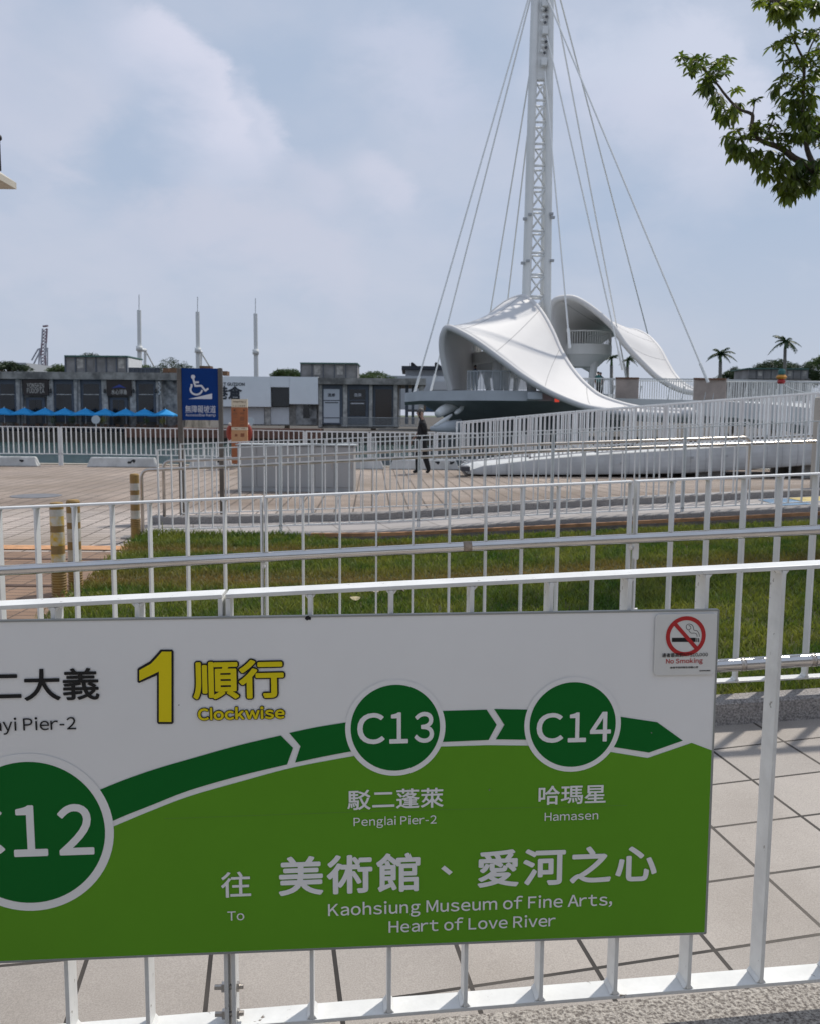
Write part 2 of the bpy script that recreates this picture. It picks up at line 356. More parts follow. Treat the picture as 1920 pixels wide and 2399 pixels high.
# track bed crossing (brown pavers) and rails
cross_m = tile_mat('crossing_pavers', (0.27, 0.17, 0.11), (0.21, 0.13, 0.085), (0.08, 0.055, 0.04), 0.24, 0.12, 0.008, R(1), 0.8, 0.0, 0.2, 1.2, 0.4)
def gleft(y): return -2.72 - 0.15 * (y - 6.6)
cm = MB(); cm.add([(-40, 6.2, .008), (gleft(6.2), 6.2, .008), (gleft(9.6), 9.6, .008), (-40, 9.6, .008)], [(0, 1, 2, 3)]); tag(cm.build('crossing', cross_m), kind='structure')
cm = MB(); cm.add([(-40, 9.75, .012), (gleft(9.75), 9.75, .012), (gleft(10.05), 10.05, .012), (-40, 10.05, .012)], [(0, 1, 2, 3)])
tag(cm.build('tactile_strip', mat('orange_paver', (0.52, 0.27, 0.13), 0.8, var=0.2, vscale=9)), kind='structure')
rail_m = mat('rusty_rail', (0.10, 0.055, 0.035), 0.6, 0.4, var=0.3, vscale=20)
for i, y in enumerate((7.67, 9.10)):
    mb = MB()
    for dx, ww, hh in ((0, 0.035, 0.014),): mb.box((-40, y - ww, -0.1), (12, y + ww, hh))
    o = mb.build('track_rail', rail_m); tag(o, ['steel tram rail in the brown crossing, the one nearer the camera', 'steel tram rail in the brown crossing, nearer the orange strip'][i], 'rail', 'tram rails')
# grass bed and blades
def gx1(x): return 10.72 + 0.02 * x
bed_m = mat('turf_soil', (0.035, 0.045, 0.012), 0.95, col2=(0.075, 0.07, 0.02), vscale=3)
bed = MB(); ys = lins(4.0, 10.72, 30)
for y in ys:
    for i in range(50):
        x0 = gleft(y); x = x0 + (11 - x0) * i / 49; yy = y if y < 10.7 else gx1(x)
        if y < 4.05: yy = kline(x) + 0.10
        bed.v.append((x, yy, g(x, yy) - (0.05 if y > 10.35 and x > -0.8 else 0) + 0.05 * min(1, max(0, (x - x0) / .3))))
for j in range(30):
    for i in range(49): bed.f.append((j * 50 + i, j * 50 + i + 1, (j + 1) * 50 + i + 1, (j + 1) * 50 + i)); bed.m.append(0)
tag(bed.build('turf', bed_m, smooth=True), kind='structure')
def blades(n):
    y = 4.05 + (10.7 - 4.05) * rng.random(n) ** 1.15; x = -3.3 + 11.3 * rng.random(n)
    xl = -2.72 - 0.15 * (y - 6.6) + rng.normal(0, .04, n)
    lim = np.minimum(8, 0.58 * y + 1.2)
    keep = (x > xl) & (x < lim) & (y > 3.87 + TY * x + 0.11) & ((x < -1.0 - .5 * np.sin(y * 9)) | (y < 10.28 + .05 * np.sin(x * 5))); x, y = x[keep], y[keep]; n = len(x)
    z = np.array([g(a, b) for a, b in zip(x, y)]) + 0.045
    band = np.exp(-((y - 7.8) / .22) ** 2) + np.exp(-((y - 9.5) / .2) ** 2)
    edge = np.exp(-((y - 10.6) / .25) ** 2)
    cl = 0.5 + 0.5 * np.sin(x * 2.1 + np.sin(y * 3.3)) * np.sin(y * 2.7 + 1.3 * np.sin(x * 1.7))
    h = (0.034 + 0.028 * rng.random(n) + 0.016 * cl) * (1 - 0.45 * np.clip(band, 0, 1)) * (1 + 0.6 * edge)
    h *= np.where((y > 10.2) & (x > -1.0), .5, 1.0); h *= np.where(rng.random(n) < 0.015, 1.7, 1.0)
    a = rng.random(n) * 2 * np.pi; ln = h * (0.25 + 0.75 * rng.random(n)); b = rng.random(n) * 2 * np.pi; wd = 0.0028 + 0.0022 * rng.random(n) + 0.0002 * y
    dx, dy = np.cos(a) * wd, np.sin(a) * wd; lx, ly = np.cos(b) * ln, np.sin(b) * ln
    vs = np.empty((n, 5, 3))
    vs[:, 0] = np.stack([x - dx, y - dy, z], 1); vs[:, 1] = np.stack([x + dx, y + dy, z], 1)
    vs[:, 2] = np.stack([x + dx * .8 + lx * .35, y + dy * .8 + ly * .35, z + h * .6], 1); vs[:, 3] = np.stack([x - dx * .8 + lx * .35, y - dy * .8 + ly * .35, z + h * .6], 1)
    vs[:, 4] = np.stack([x + lx, y + ly, z + h], 1)
    me = bpy.data.meshes.new('grass'); me.vertices.add(n * 5); me.vertices.foreach_set('co', vs.ravel())
    idx = np.arange(n)[:, None] * 5; li = np.concatenate([idx + np.array([[0, 1, 2, 3]]), idx + np.array([[3, 2, 4]])], 1).ravel()
    me.loops.add(n * 7); me.loops.foreach_set('vertex_index', li)
    st = (np.arange(n)[:, None] * 7 + np.array([[0, 4]])).ravel(); me.polygons.add(n * 2); me.polygons.foreach_set('loop_start', st)
    me.update(calc_edges=True); return me
gm = mat('grass_blades', (0.068, 0.135, 0.014), 0.6, col2=(0.235, 0.25, 0.038), vscale=2.6, translucent=0.4, rand=0.35)
t = gm.node_tree                                        # dry brown turf along the two rail lines
tcn = t.nodes.new('ShaderNodeTexCoord'); sp = t.nodes.new('ShaderNodeSeparateXYZ'); t.links.new(tcn.outputs['Object'], sp.inputs[0])
nz = t.nodes.new('ShaderNodeTexNoise'); nz.inputs['Scale'].default_value = 2.0; t.links.new(tcn.outputs['Object'], nz.inputs['Vector'])
def mt(op, a, b):
    n = t.nodes.new('ShaderNodeMath'); n.operation = op
    for i, q in enumerate((a, b)):
        if hasattr(q, 'links'): t.links.new(q, n.inputs[i])
        else: n.inputs[i].default_value = q
    return n.outputs[0]
yw = mt('ADD', sp.outputs[1], mt('MULTIPLY', mt('SUBTRACT', nz.outputs['Fac'], 0.5), 0.5))
def bandf(c, wd): return mt('MAXIMUM', mt('SUBTRACT', 1.0, mt('DIVIDE', mt('ABSOLUTE', mt('SUBTRACT', yw, c), 0.0), wd)), 0.0)
bf = mt('MINIMUM', mt('ADD', bandf(7.75, 0.55), bandf(9.5, 0.45)), 1.0)
bf2 = mt('MULTIPLY', bf, 0.85)
mxn = t.nodes.new('ShaderNodeMix'); mxn.data_type = 'RGBA'; t.links.new(bf2, mxn.inputs[0])
bs = t.nodes['Principled BSDF']; src = bs.inputs['Base Color'].links[0].from_socket
t.links.new(src, mxn.inputs[6]); mxn.inputs[7].default_value = (0.27, 0.165, 0.05, 1); t.links.new(mxn.outputs[2], bs.inputs['Base Color'])
for n in t.nodes:
    if n.type == 'BSDF_TRANSLUCENT': t.links.new(mxn.outputs[2], n.inputs[0])
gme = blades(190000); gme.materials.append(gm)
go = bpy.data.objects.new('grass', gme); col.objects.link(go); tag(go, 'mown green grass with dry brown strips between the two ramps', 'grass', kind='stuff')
# fallen leaves
def fallen(px, py, s, c, lab, a):
    p = gz(px, py, 0.1); p.z = g(p.x, p.y) + 0.10
    mb = MB(); n = 9; top = []
    for k in range(n):
        u = k / (n - 1); wd = s * 0.28 * math.sin(math.pi * min(1, u * 1.0)) ** .8; b = s * (u - .5)
        for sgn in (-1, 0, 1): top.append((b, sgn * wd, s * (.28 * (u - .5) ** 2 * 4) + abs(sgn) * wd * .5 + .0))
    rot = Matrix.Rotation(a, 3, 'Z') @ Matrix.Rotation(.5, 3, 'X')
    mb.add([p + rot @ V(q) for q in top], [(i * 3 + j, i * 3 + j + 1, i * 3 + j + 4, i * 3 + j + 3) for i in range(n - 1) for j in (0, 1)])
    o = mb.build('fallen_leaf', mat('dry_leaf_' + c[0], c[1], 0.7, var=0.3, vscale=30), at_=p, smooth=True)
    md = o.modifiers.new('thickness', 'SOLIDIFY'); md.thickness = 0.002
    tag(o, lab, 'leaf', 'fallen leaves on the grass')
fallen(1178, 1382, .11, ('tan', (.50, .38, .18)), 'curled tan leaf standing upright in the grass', 1.9)
fallen(1345, 1377, .13, ('brown', (.20, .11, .06)), 'large curled brown leaf right of the tan one on the grass', 0.2)
fallen(876, 1390, .12, ('pale', (.42, .36, .27)), 'pale crumpled leaf on the grass just above the route sign', 0.8)
fallen(938, 1391, .10, ('grey', (.16, .13, .10)), 'dark dry leaf on the grass just above the route sign', 1.5)
fallen(833, 1408, .09, ('cream', (.45, .38, .22)), 'small cream leaf flat in the grass near the sign edge', 0.1)
# kerbs
def kerb(name, label, xs, yf, wd, z0, z1_, m, group='granite kerbs'):
    mb = MB(); c = 0.012; n = len(xs)
    for x in xs:
        y = yf(x); zb = g(x, y)
        for (dy, z) in ((0, z0), (0, z1_(x) - c), (c, z1_(x)), (wd - c, z1_(x)), (wd, z1_(x) - c), (wd, z0)): mb.v.append((x, y + dy, zb + z))
    for i in range(n - 1):
        for k in range(5): mb.f.append((i * 6 + k, (i + 1) * 6 + k, (i + 1) * 6 + k + 1, i * 6 + k + 1)); mb.m.append(0)
    mb.f.append(tuple(range(5, -1, -1))[::-1]); mb.m.append(0); mb.f.append(tuple((n - 1) * 6 + k for k in range(6))); mb.m.append(0)
    o = mb.build(name, m); tag(o, label, 'kerb', group); return o
kerb('kerb', 'speckled granite kerb at the foot of the fence behind the route sign', lins(-2.6, 9, 40), kline, 0.12, -0.05, lambda x: 0.125, GRANITE)
kerb('kerb', 'granite kerb between the grass and the far ramp path', lins(-3.55, 11, 50), gx1, 0.16, -0.1, lambda x: 0.03 + 0.13 * min(1, max(0, (x + 3.4) / 5)), GRANITE)
kerb('kerb', 'dark granite kerb on the plaza side of the far ramp path', lins(-3.55, 11, 50), lambda x: 11.95 + 0.01 * x, 0.22, -0.05, lambda x: 0.13 + 0.12 * min(1, max(0, (x + 3.4) / 5)), GRANITE)
fp_m = tile_mat('far_path_tiles', (0.36, 0.33, 0.315), (0.32, 0.295, 0.28), (0.14, 0.12, 0.10), 0.6, 0.6, 0.007, R(-14), 0.7, 0.0, 0.08, 1.5, 0.5)
mb = MB(); xs = lins(-3.5, 11, 50)
for x in xs:
    k_ = 0.026 + 0.13 * min(1, max(0, (x + 3.4) / 5))
    for y in (gx1(x) + 0.15, 11.96 + .01 * x): mb.v.append((x, y, g(x, y) + k_))
for i in range(50): mb.f.append((2 * i, 2 * i + 2, 2 * i + 3, 2 * i + 1)); mb.m.append(0)
tag(mb.build('far_path', fp_m), kind='structure')
mb = MB(); xs = lins(-1.2, 11, 50)
for i in range(50):
    a, b = xs[i], xs[i + 1]
    if i % 1 == 0:
        ya, yb = gx1(a) - .10, gx1(b) - .10; mb.bar((a, ya, g(a, ya) + .085), (b, yb, g(b, yb) + .085), (0, .03, 0), (0, 0, .02))
tag(mb.build('edge_strip', mat('rusty_strip', (.33, .17, .08), .7, var=.3, vscale=6)), 'rust brown steel strip along the foot of the far ramp kerb', 'strip')
for (xa, xb, ya, yb_), c, nm in (((4.72, 5.12, 11.05, 11.85), (.13, .22, .33), 'blue'), ((5.14, 5.75, 11.30, 11.88), (.50, .40, .16), 'yellow')):
    mb = MB(); mb.add([(x, y, g(x, y) + .162) for x, y in ((xa, ya), (xb, ya), (xb, yb_), (xa, yb_))], [(0, 1, 2, 3)]); tag(mb.build('painted_marking', mat(nm + '_floor_paint', c, .8, var=.25, vscale=5)), kind='structure')
# manhole patch
mb = MB(); p = gz(85, 1161, .01); mb.lathe((p.x, p.y, 0), [(0.45, 0.002), (0.45, 0.008), (0.43, 0.010)], 28); o = mb.build('manhole_cover', mat('grey_iron', (.15, .15, .16), .6, var=.2, vscale=6), at_=p)
tag(o, 'grey round manhole cover set in the tan plaza', 'manhole cover')

# water and quay
wm = bpy.data.materials.new('water'); wm.use_nodes = True; t = wm.node_tree; b = t.nodes['Principled BSDF']
b.inputs['Base Color'].default_value = (0.025, 0.055, 0.055, 1); b.inputs['Roughness'].default_value = 0.18; b.inputs['IOR'].default_value = 1.33
tcn = t.nodes.new('ShaderNodeTexCoord'); mp = t.nodes.new('ShaderNodeMapping'); mp.inputs['Scale'].default_value = (0.6, 1.0, 1); t.links.new(tcn.outputs['Object'], mp.inputs[0])
nz = t.nodes.new('ShaderNodeTexNoise'); nz.inputs['Scale'].default_value = 1.6; nz.inputs['Detail'].default_value = 5; nz.inputs['Roughness'].default_value = .6; t.links.new(mp.outputs[0], nz.inputs['Vector'])
bn = t.nodes.new('ShaderNodeBump'); bn.inputs['Strength'].default_value = 1.0; bn.inputs['Distance'].default_value = 0.6; t.links.new(nz.outputs['Fac'], bn.inputs['Height']); t.links.new(bn.outputs[0], b.inputs['Normal'])
mb = MB(); mb.add([(-3000, QY - .3, -1.7), (3000, QY - .3, -1.7), (3000, 4000, -1.7), (-3000, 4000, -1.7)], [(0, 1, 2, 3)]); tag(mb.build('water', wm), kind='structure')
QUAY_E = mat('quay_coping', (.38, .34, .28), .8, var=.15, vscale=2, bump=.3, bscale=30)
mb = MB(); mb.box((-70, QY + .002, -3), (70, QY + .35, 0.03)); tag(mb.build('quay_edge', QUAY_E), kind='structure')
FQ = 95.0; FZ = -0.6
mb = MB(); mb.box((-400, FQ, -3), (400, 900, FZ)); tag(mb.build('far_quay', mat('far_quay_stone', (.05, .045, .035), .9, col2=(.09, .075, .06), vscale=.35, bump=.3, bscale=3)), kind='structure')
mb = MB(); mb.box((-3000, 903, -3), (3000, 4000, -0.5)); tag(mb.build('far_ground', mat('far_land', (.10, .12, .07), .9)), kind='structure')
DECKB = mat('red_brown_deck', (.17, .085, .06), .8, var=.2, vscale=1.2)
mb = MB(); a = z1(1200, 985, FQ); b_ = z2(590, 1130, FQ); mb.box((a.x - 7, FQ - .25, FZ - .5), (b_.x, FQ + 3.4, FZ + .55)); tag(mb.build('quay_deck', DECKB), 'red brown raised deck in front of the white-fronted building', 'deck')
# ------------------------------------------------------------------ fences
BARS = {}
def fence(label, A, B, h, pitch, group, t_=.009, d=.055, nbar=None, leg=0.12, legs=(True, True), m=WHITE, bolts=False, name='railing', cat='railing', post=None, offs=None):
    A, B = V(A), V(B); dv = B - A; hz_ = V((dv.x, dv.y, 0)); Ln = hz_.length; e = hz_.normalized(); nrm = V((-e.y, e.x, 0)); Z = V((0, 0, 1))
    root = thing(name, label, cat, A - Z * h, group)
    sl = dv.normalized(); upv = sl.cross(nrm) * -1
    if upv.z < 0: upv = -upv
    bv = .0016 if d > .04 else 0
    for nm, o in (('top_rail', 0), ('bottom_rail', -h + t_)):
        mb = MB(); q = Z * (o - t_ / 2); mb.bar(A + q - sl * t_ / 2, B + q + sl * t_ / 2, nrm * d / 2, upv * t_ / 2); mb.build(nm, m, root, bevel=bv)
    pw = (post or t_) / 2
    for P, lg in ((A, legs[0]), (B, legs[1])):
        mb = MB(); mb.bar(P - Z * (h + (leg if lg else 0)), P - Z * (t_ + .0005), e * pw, nrm * d / 2); mb.build('post', m, root, bevel=bv)
    n = nbar or max(2, round(Ln / pitch)); key = (round(h, 3), t_, d, round(e.x, 3), m.name)
    if key not in BARS:
        mb = MB(); mb.bar((0, 0, -h + t_ + .0005), (0, 0, -t_ - .0005), e * t_ / 2, nrm * d / 2)
        if d > .04 and t_ < .012:               # welds in the corners
            for zc_, sg in ((-t_ - .0006, -1), (-h + t_ + .0006, 1)):
                for sd_ in (-1, 1): mb.prism([e * sd_ * t_ / 2 - nrm * d * .46 + V((0, 0, zc_)), e * sd_ * (t_ / 2 + .008) - nrm * d * .46 + V((0, 0, zc_)), e * sd_ * t_ / 2 - nrm * d * .46 + V((0, 0, zc_ + sg * .010))], nrm * d * .92)
        ob = mb.build('bar', m); BARS[key] = ob.data; bpy.data.objects.remove(ob)
    for i in range(1, n):
        o = bpy.data.objects.new('bar', BARS[key]); col.objects.link(o); o.parent = root; o.location = A + dv * (i / n) - root.location
        if bv:
            md = o.modifiers.new('bevel', 'BEVEL'); md.width = bv; md.segments = 2; md.limit_method = 'ANGLE'
    return root, e, nrm
def vhit(A, B, x, y):       # where the pixel's ray meets the upright plane through A, B
    A, B = V(A), V(B); e = (B - A); n = V((-e.y, e.x, 0)); d = ray(x, y); return CAM + d * ((A - CAM).dot(n) / d.dot(n))
def on_line(A, B, x):       # the point of line AB that the picture column x shows
    p = vhit(A, B, x, 1200); e = V((B.x - A.x, B.y - A.y, 0)); s = (V((p.x, p.y, 0)) - V((A.x, A.y, 0))).dot(e) / e.length_squared; return A + (B - A) * s
# fence that carries the route sign
A1, B1 = at(0, 1413, 1.86), at(1920, 1317, 1.985)
H1 = 1.018; e1 = (B1 - A1); u1 = e1 / V((e1.x, e1.y, 0)).length
jl, jr = on_line(A1, B1, 517), on_line(A1, B1, 535)
r1, ex1, nx1 = fence('white flat-bar railing under the left end of the green route sign', jl - u1 * .1775 * 5, jl, H1, .1775, 'white railings of the near ramp', t_=.0095, d=.058, nbar=5, m=WHITE_OLD)
r2, _, _ = fence('white flat-bar railing carrying most of the green route sign', jr, jr + u1 * .1775 * 15, H1, .1775, 'white railings of the near ramp', t_=.0095, d=.058, nbar=15, m=WHITE_OLD)
def bolt(root, p, axis, m, L_=.05, r=.006):
    mb = MB(); a = V(axis).normalized(); p = V(p)
    mb.tube([p - a * L_ * .55, p + a * L_ * .45], r, 8); mb.tube([p + a * .012, p + a * .020], r * 1.9, 6); mb.tube([p - a * .020, p - a * .012], r * 1.9, 6); mb.build('bolt', m, root)
for yy in (2305, 2368):
    q = (jl + jr) / 2; pz = vhit(A1, B1, 526, yy).z; bolt(r2, (q.x, q.y - .012, pz), ex1, STEEL_DULL, .066)
# fence behind, along the near kerb
A2, B2 = at(0, 1188, 4.0), at(1920, 1107, 4.15); e2 = B2 - A2; u2 = e2 / V((e2.x, e2.y, 0)).length; H2 = 1.0
j1l, j1r, j2l, j2r = [on_line(A2, B2, x) for x in (613.5, 624, 1474, 1488)]
GR2 = 'white railings along the grass'
s1 = fence('white railing along the grass, left section in front of the bollards', j1l - u2 * .172 * 9, j1l, H2, .172, GR2, nbar=9, leg=.16)[0]
s2 = fence('white railing along the grass, middle section between its two bolted joints', j1r, j2l, H2, .172, GR2, leg=.16)[0]
s3 = fence('white railing along the grass, right section in front of the shaded turf', j2r, j2r + u2 * .172 * 14, H2, .172, GR2, nbar=14, leg=.16)[0]
for (a, b, s) in ((j1l, j1r, s2), (j2l, j2r, s3)):
    for dz in (-.28, -.62):
        q = (a + b) / 2; bolt(s, (q.x, q.y - .01, q.z + dz), e2, WHITE, .08, .008)
def px_tube(px, Y, r, name, parent=None, m=STEEL, n=14, extra0=None, extra1=None):
    pts = [at(x, y, Y if not callable(Y) else Y(x)) for x, y in px]
    if extra0: pts = extra0(pts[0], pts[1]) + pts
    if extra1: pts = pts + extra1(pts[-1], pts[-2])
    mb = MB(); mb.tube(pts, r, n); return mb.build(name, m, parent, smooth=True), pts
hr = thing('handrail', 'thick stainless handrail tube running along the grass-side white railing', 'handrail', at(0, 1337, 3.93), 'stainless handrails of the near ramp')
yf2 = lambda x: 3.90 + .15 * x / 1920
px_tube([(-400, 1357), (0, 1337), (640, 1304), (1280, 1271.5), (1920, 1241), (2600, 1209)], yf2, .0235, 'tube', hr)
for x, y in ((614, 1306), (1478, 1262)):
    mb = MB(); p = at(x, y, yf2(x)); q = on_line(A2, B2, x + 6); mb.tube([p + V((0, .01, -.02)), (p + V((0, .03, -.05))), V((q.x, q.y - .02, p.z - .055))], .009, 8); mb.build('bracket', WHITE, hr, smooth=True)
p = at(1084, 1281, yf2(1084)); p2 = at(1104, 1280, yf2(1104)); mb = MB(); mb.tube([p, p2], .0243, 14); mb.build('joint_sleeve', mat('worn_tape', (.28, .22, .17), .6, var=.3, vscale=40), hr, smooth=True)
mb = MB(); p = at(1487, 1290, 4.07); mb.box(p - V((.012, .012, .045)), p + V((.016, .012, .045))); mb.build('hinge_cover', WHITE, hr, bevel=.01)
lr = thing('handrail', 'lower stainless handrail tube seen right of the route sign', 'handrail', at(1681, 1560, 3.9), 'stainless handrails of the near ramp')
px_tube([(700, 1621), (1681, 1560), (1920, 1545), (2600, 1502)], yf2, .031, 'tube', lr)
mb = MB()
for x in (1738, 1902):
    y = 1560 - (x - 1681) * .0628; mb.tube([at(x - 6, y + .4, yf2(x)), at(x + 6, y - .4, yf2(x))], .0322, 14)
mb.build('joint_sleeve', STEEL_DULL, lr, smooth=True)
# far ramp railings (two rows)
GR3 = 'white railings of the far ramp, front row'
P3 = [(367, 1053), (657, 1043), (981, 1029.5), (1295, 1015), (1605, 1000.5), (1920, 985), (2150, 974)]
lab3 = ['front row at its left end before the blue ramp sign', 'front row crossing the grey utility cabinet', 'front row crossing the walking man', 'front row before the left half of the white ramp beam', 'front row before the right half of the white ramp beam', 'front row running out beyond the beige pillar']
for i in range(6):
    a = at(*P3[i], 10.95); b_ = at(*P3[i + 1], 10.95); e_ = (b_ - a).normalized()
    fence('white far-ramp railing, ' + lab3[i], a + e_ * .011, b_ - e_ * .011, 1.02, .172, GR3, leg=.10, t_=.013, d=.03, post=.017)
GR4 = 'white railings of the far ramp, back row'
P4 = [(421, 1039), (732, 1028.5), (1045, 1017), (1370, 1003.5), (1755, 988)]
lab4 = ['back row starting at the blue ramp sign', 'back row above the grey cabinet and the plaza', 'back row right of the walking man', 'back row ending at the bent handrail on the right']
for i in range(4):
    a = at(*P4[i], 12.1); b_ = at(*P4[i + 1], 12.1); e_ = (b_ - a).normalized()
    fence('white far-ramp railing, ' + lab4[i], a + e_ * .011, b_ - e_ * .011, .98, .172, GR4, leg=.08, t_=.013, d=.03, post=.017)
def bend(sign, drop, rad=.09):
    def f(p, q):
        d = (p - q).normalized(); c = p + d * .0; out = []
        for k in range(1, 7):
            a = math.pi / 2 * k / 6; out.append(p + d * rad * math.sin(a) - V((0, 0, rad * (1 - math.cos(a)))))
        out.append(out[-1] - V((0, 0, drop)))
        return out if sign > 0 else out[::-1]
    return f
hr3 = thing('handrail', 'grey steel handrail with bent end behind the striped bollard, front row', 'handrail', at(345, 1100, 11.1), 'steel handrails of the far ramp')
px_tube([(348, 1101), (640, 1088), (1280, 1056.5), (1920, 1034), (2150, 1026)], 11.1, .021, 'tube', hr3, STEEL_DULL, 10, extra0=bend(-1, .74))
hr4 = thing('handrail', 'grey steel handrail with bent ends along the back row of the far ramp', 'handrail', at(400, 1080, 11.95), 'steel handrails of the far ramp')
px_tube([(398, 1080), (640, 1071), (1280, 1040), (1742, 1025)], 11.95, .021, 'tube', hr4, STEEL_DULL, 10, extra0=bend(-1, .72), extra1=bend(1, .62))
# quay railing
GR5 = 'white railings along the quay'
P5 = [(-420, 994), (-140, 997), (140, 999), (425, 1003), (715, 1009), (866, 1011), (1020, 1012), (1120, 1014)]
lab5 = ['left of the frame edge', 'before the left blue umbrellas', 'before the middle blue umbrellas', 'behind the blue ramp sign and orange board', 'left of the walking man', 'just behind the walking man', 'ending at the white ramp beam']
for i in range(7):
    Yq = 25.3
    a = at(*P5[i], Yq); b_ = at(*P5[i + 1], Yq)
    near = i >= 4
    fence('white quay railing section ' + lab5[i], a + V((.034, 0, 0)), b_ - V((.034, 0, 0)), .80, .145, GR5, leg=.32, t_=.026 if not near else .04, d=.03, post=.06)

# ------------------------------------------------------------------ lettering
GLY = {}
def glyph(ch):              # one character as flat faces, em size 1; wide forms give a plain humanist sans
    if ch in GLY: return GLY[ch]
    c = chr(ord(ch) + 0xFEE0) if 33 <= ord(ch) <= 126 else ch
    cu = bpy.data.curves.new('lettering', 'FONT'); cu.body = c; cu.size = 1.0; cu.fill_mode = 'BOTH'; cu.resolution_u = 5
    ob = bpy.data.objects.new('lettering', cu); col.objects.link(ob); bpy.context.view_layer.update()
    me = bpy.data.meshes.new_from_object(ob.evaluated_get(bpy.context.evaluated_depsgraph_get()))
    bpy.data.objects.remove(ob); bpy.data.curves.remove(cu)
    n = len(me.vertices); co = np.empty(n * 3); me.vertices.foreach_get('co', co); co = co.reshape(-1, 3)
    fs = [tuple(p.vertices) for p in me.polygons]; bpy.data.meshes.remove(me)
    if ch == '-': co = np.array([(0, .26, 0), (.27, .26, 0), (.27, .335, 0), (0, .335, 0)]); fs = [(0, 1, 2, 3)]
    if ch == 'l': co = np.array([(0, 0, 0), (.075, 0, 0), (.075, .79, 0), (0, .79, 0)]); fs = [(0, 1, 2, 3)]
    GLY[ch] = (co, fs); return co, fs
def text_mesh(body, spacing=1.0):
    pos = 0.0; cos = []; fss = []; base = 0
    for ch in body:
        if ch == ' ': pos += .24; continue
        co, fs = glyph(ch); co = co.copy()
        if ord(ch) < 127:
            tight = .028 if ch in 'TAyvwV,1fr' else (.062 if ch in 'oceagsCO' else .078)
            x0 = co[:, 0].min(); wd = co[:, 0].max() - x0; co[:, 0] += pos + tight - x0; pos += wd + 2 * tight
        else: co[:, 0] += pos; pos += 1.0 * spacing
        cos.append(co); fss += [tuple(i + base for i in f) for f in fs]; base += len(co)
    return np.concatenate(cos), fss
class Plane:                # an upright sheet: origin O, along e, up v; normal towards the viewer
    def __init__(s, O, e, v): s.O = V(O); s.e = V(e).normalized(); s.v = V(v).normalized(); s.n = s.e.cross(s.v).normalized()
    def uv(s, x, y):
        d = ray(x, y); p = CAM + d * ((s.O - CAM).dot(s.n) / d.dot(s.n)) - s.O; return p.dot(s.e), p.dot(s.v)
    def P(s, u, v, off=0.0): return s.O + s.e * u + s.v * v + s.n * off
def put_text(mb, pl, body, U, W, off, grow=0.0, spacing=1.0, nd_=8, step=.00004):
    co, fs = text_mesh(body, spacing); shifts = [(0, 0)] + ([(grow * math.cos(2 * math.pi * k / nd_), grow * math.sin(2 * math.pi * k / nd_)) for k in range(nd_)] if grow else [])
    for i, (dx, dy) in enumerate(shifts): mb.add([pl.P(U((q[0] + dx, 0)), W((0, q[1] + dy)), off + step * i) for q in co], fs)
def letters(pl, body, m, parent, off, bl=None, tr=None, base=None, bold=0.0, spacing=1.0, name='lettering', rect=None, hscale=1.0, nd_=8, step=.00004):
    co, fs = text_mesh(body, spacing); x0, y0 = co[:, 0].min(), co[:, 1].min(); x1, y1 = co[:, 0].max(), co[:, 1].max()
    if rect is not None: (ua, va), (ub, vb) = rect
    if bl is not None: (ua, va), (ub, vb) = pl.uv(*bl), pl.uv(*tr)
    if base is not None:    # base: (left px, right px) on the baseline, one scale for both directions
        (ua, va), (ub, _) = pl.uv(*base[0]), pl.uv(*base[1]); kx = (ub - ua) / (x1 - x0); ky = kx * hscale; U = lambda q: ua + (q[0] - x0) * kx; W = lambda q: va + q[1] * ky
    else:
        kx, ky = (ub - ua) / (x1 - x0), (vb - va) / (y1 - y0); U = lambda q: ua + (q[0] - x0) * kx; W = lambda q: va + (q[1] - y0) * ky
    mb = MB(); put_text(mb, pl, body, U, W, off, bold, spacing, nd_, step); return mb.build(name, m, parent)
def sheet_poly(pl, px, m, parent, off, name, uvs=None, thick=None):
    pts = uvs or [pl.uv(*p) for p in px]; mb = MB()
    if thick: mb.prism([pl.P(u, v, off) for u, v in pts], pl.n * thick)
    else: mb.add([pl.P(u, v, off) for u, v in pts], [tuple(range(len(pts)))])
    return mb.build(name, m, parent)
def disc_uv(c, r, n=72, ry=None): return [(c[0] + r * math.cos(2 * math.pi * k / n), c[1] + (ry or r) * math.sin(2 * math.pi * k / n)) for k in range(n)]
def smooth_px(pts, n=8):        # Catmull-Rom through the points
    out = []
    for i in range(len(pts) - 1):
        p0, p1, p2, p3 = pts[max(i - 1, 0)], pts[i], pts[i + 1], pts[min(i + 2, len(pts) - 1)]
        for k in range(n):
            t_ = k / n; out.append(tuple(.5 * (2 * b + (c - a) * t_ + (2 * a - 5 * b + 4 * c - d) * t_ ** 2 + (3 * b - a - 3 * c + d) * t_ ** 3) for a, b, c, d in zip(p0, p1, p2, p3)))
    return out + [tuple(pts[-1])]

# ------------------------------------------------------------------ the route sign
SA, SB = at(0, 1446, 1.822), at(1682, 1429.5, 1.930)
es = V((SB.x - SA.x, SB.y - SA.y, 0)).normalized()
ev = (es + V((0, 0, .008))).normalized(); vv = V((0, 0, 1)) - ev * ev.z; vv.normalize()
SP = Plane(SB, ev, vv)
SW = mat('sign_white', (0.86, 0.86, 0.86), 0.55, var=0.03, vscale=1.2, spec=.3)
S_LG = mat('sign_leaf_green', (0.126, 0.345, 0.020), 0.55, var=0.05, vscale=1.0, spec=.15)
S_DG = mat('sign_dark_green', (0.005, 0.145, 0.022), 0.55, var=0.04, vscale=1.0, spec=.12)
S_BK = mat('sign_black', (0.012, 0.012, 0.014), 0.45, spec=.3)
S_YE = mat('sign_yellow', (0.80, 0.66, 0.004), 0.42, spec=.3)
S_RD = mat('sign_red', (0.48, 0.028, 0.03), 0.42, spec=.3)
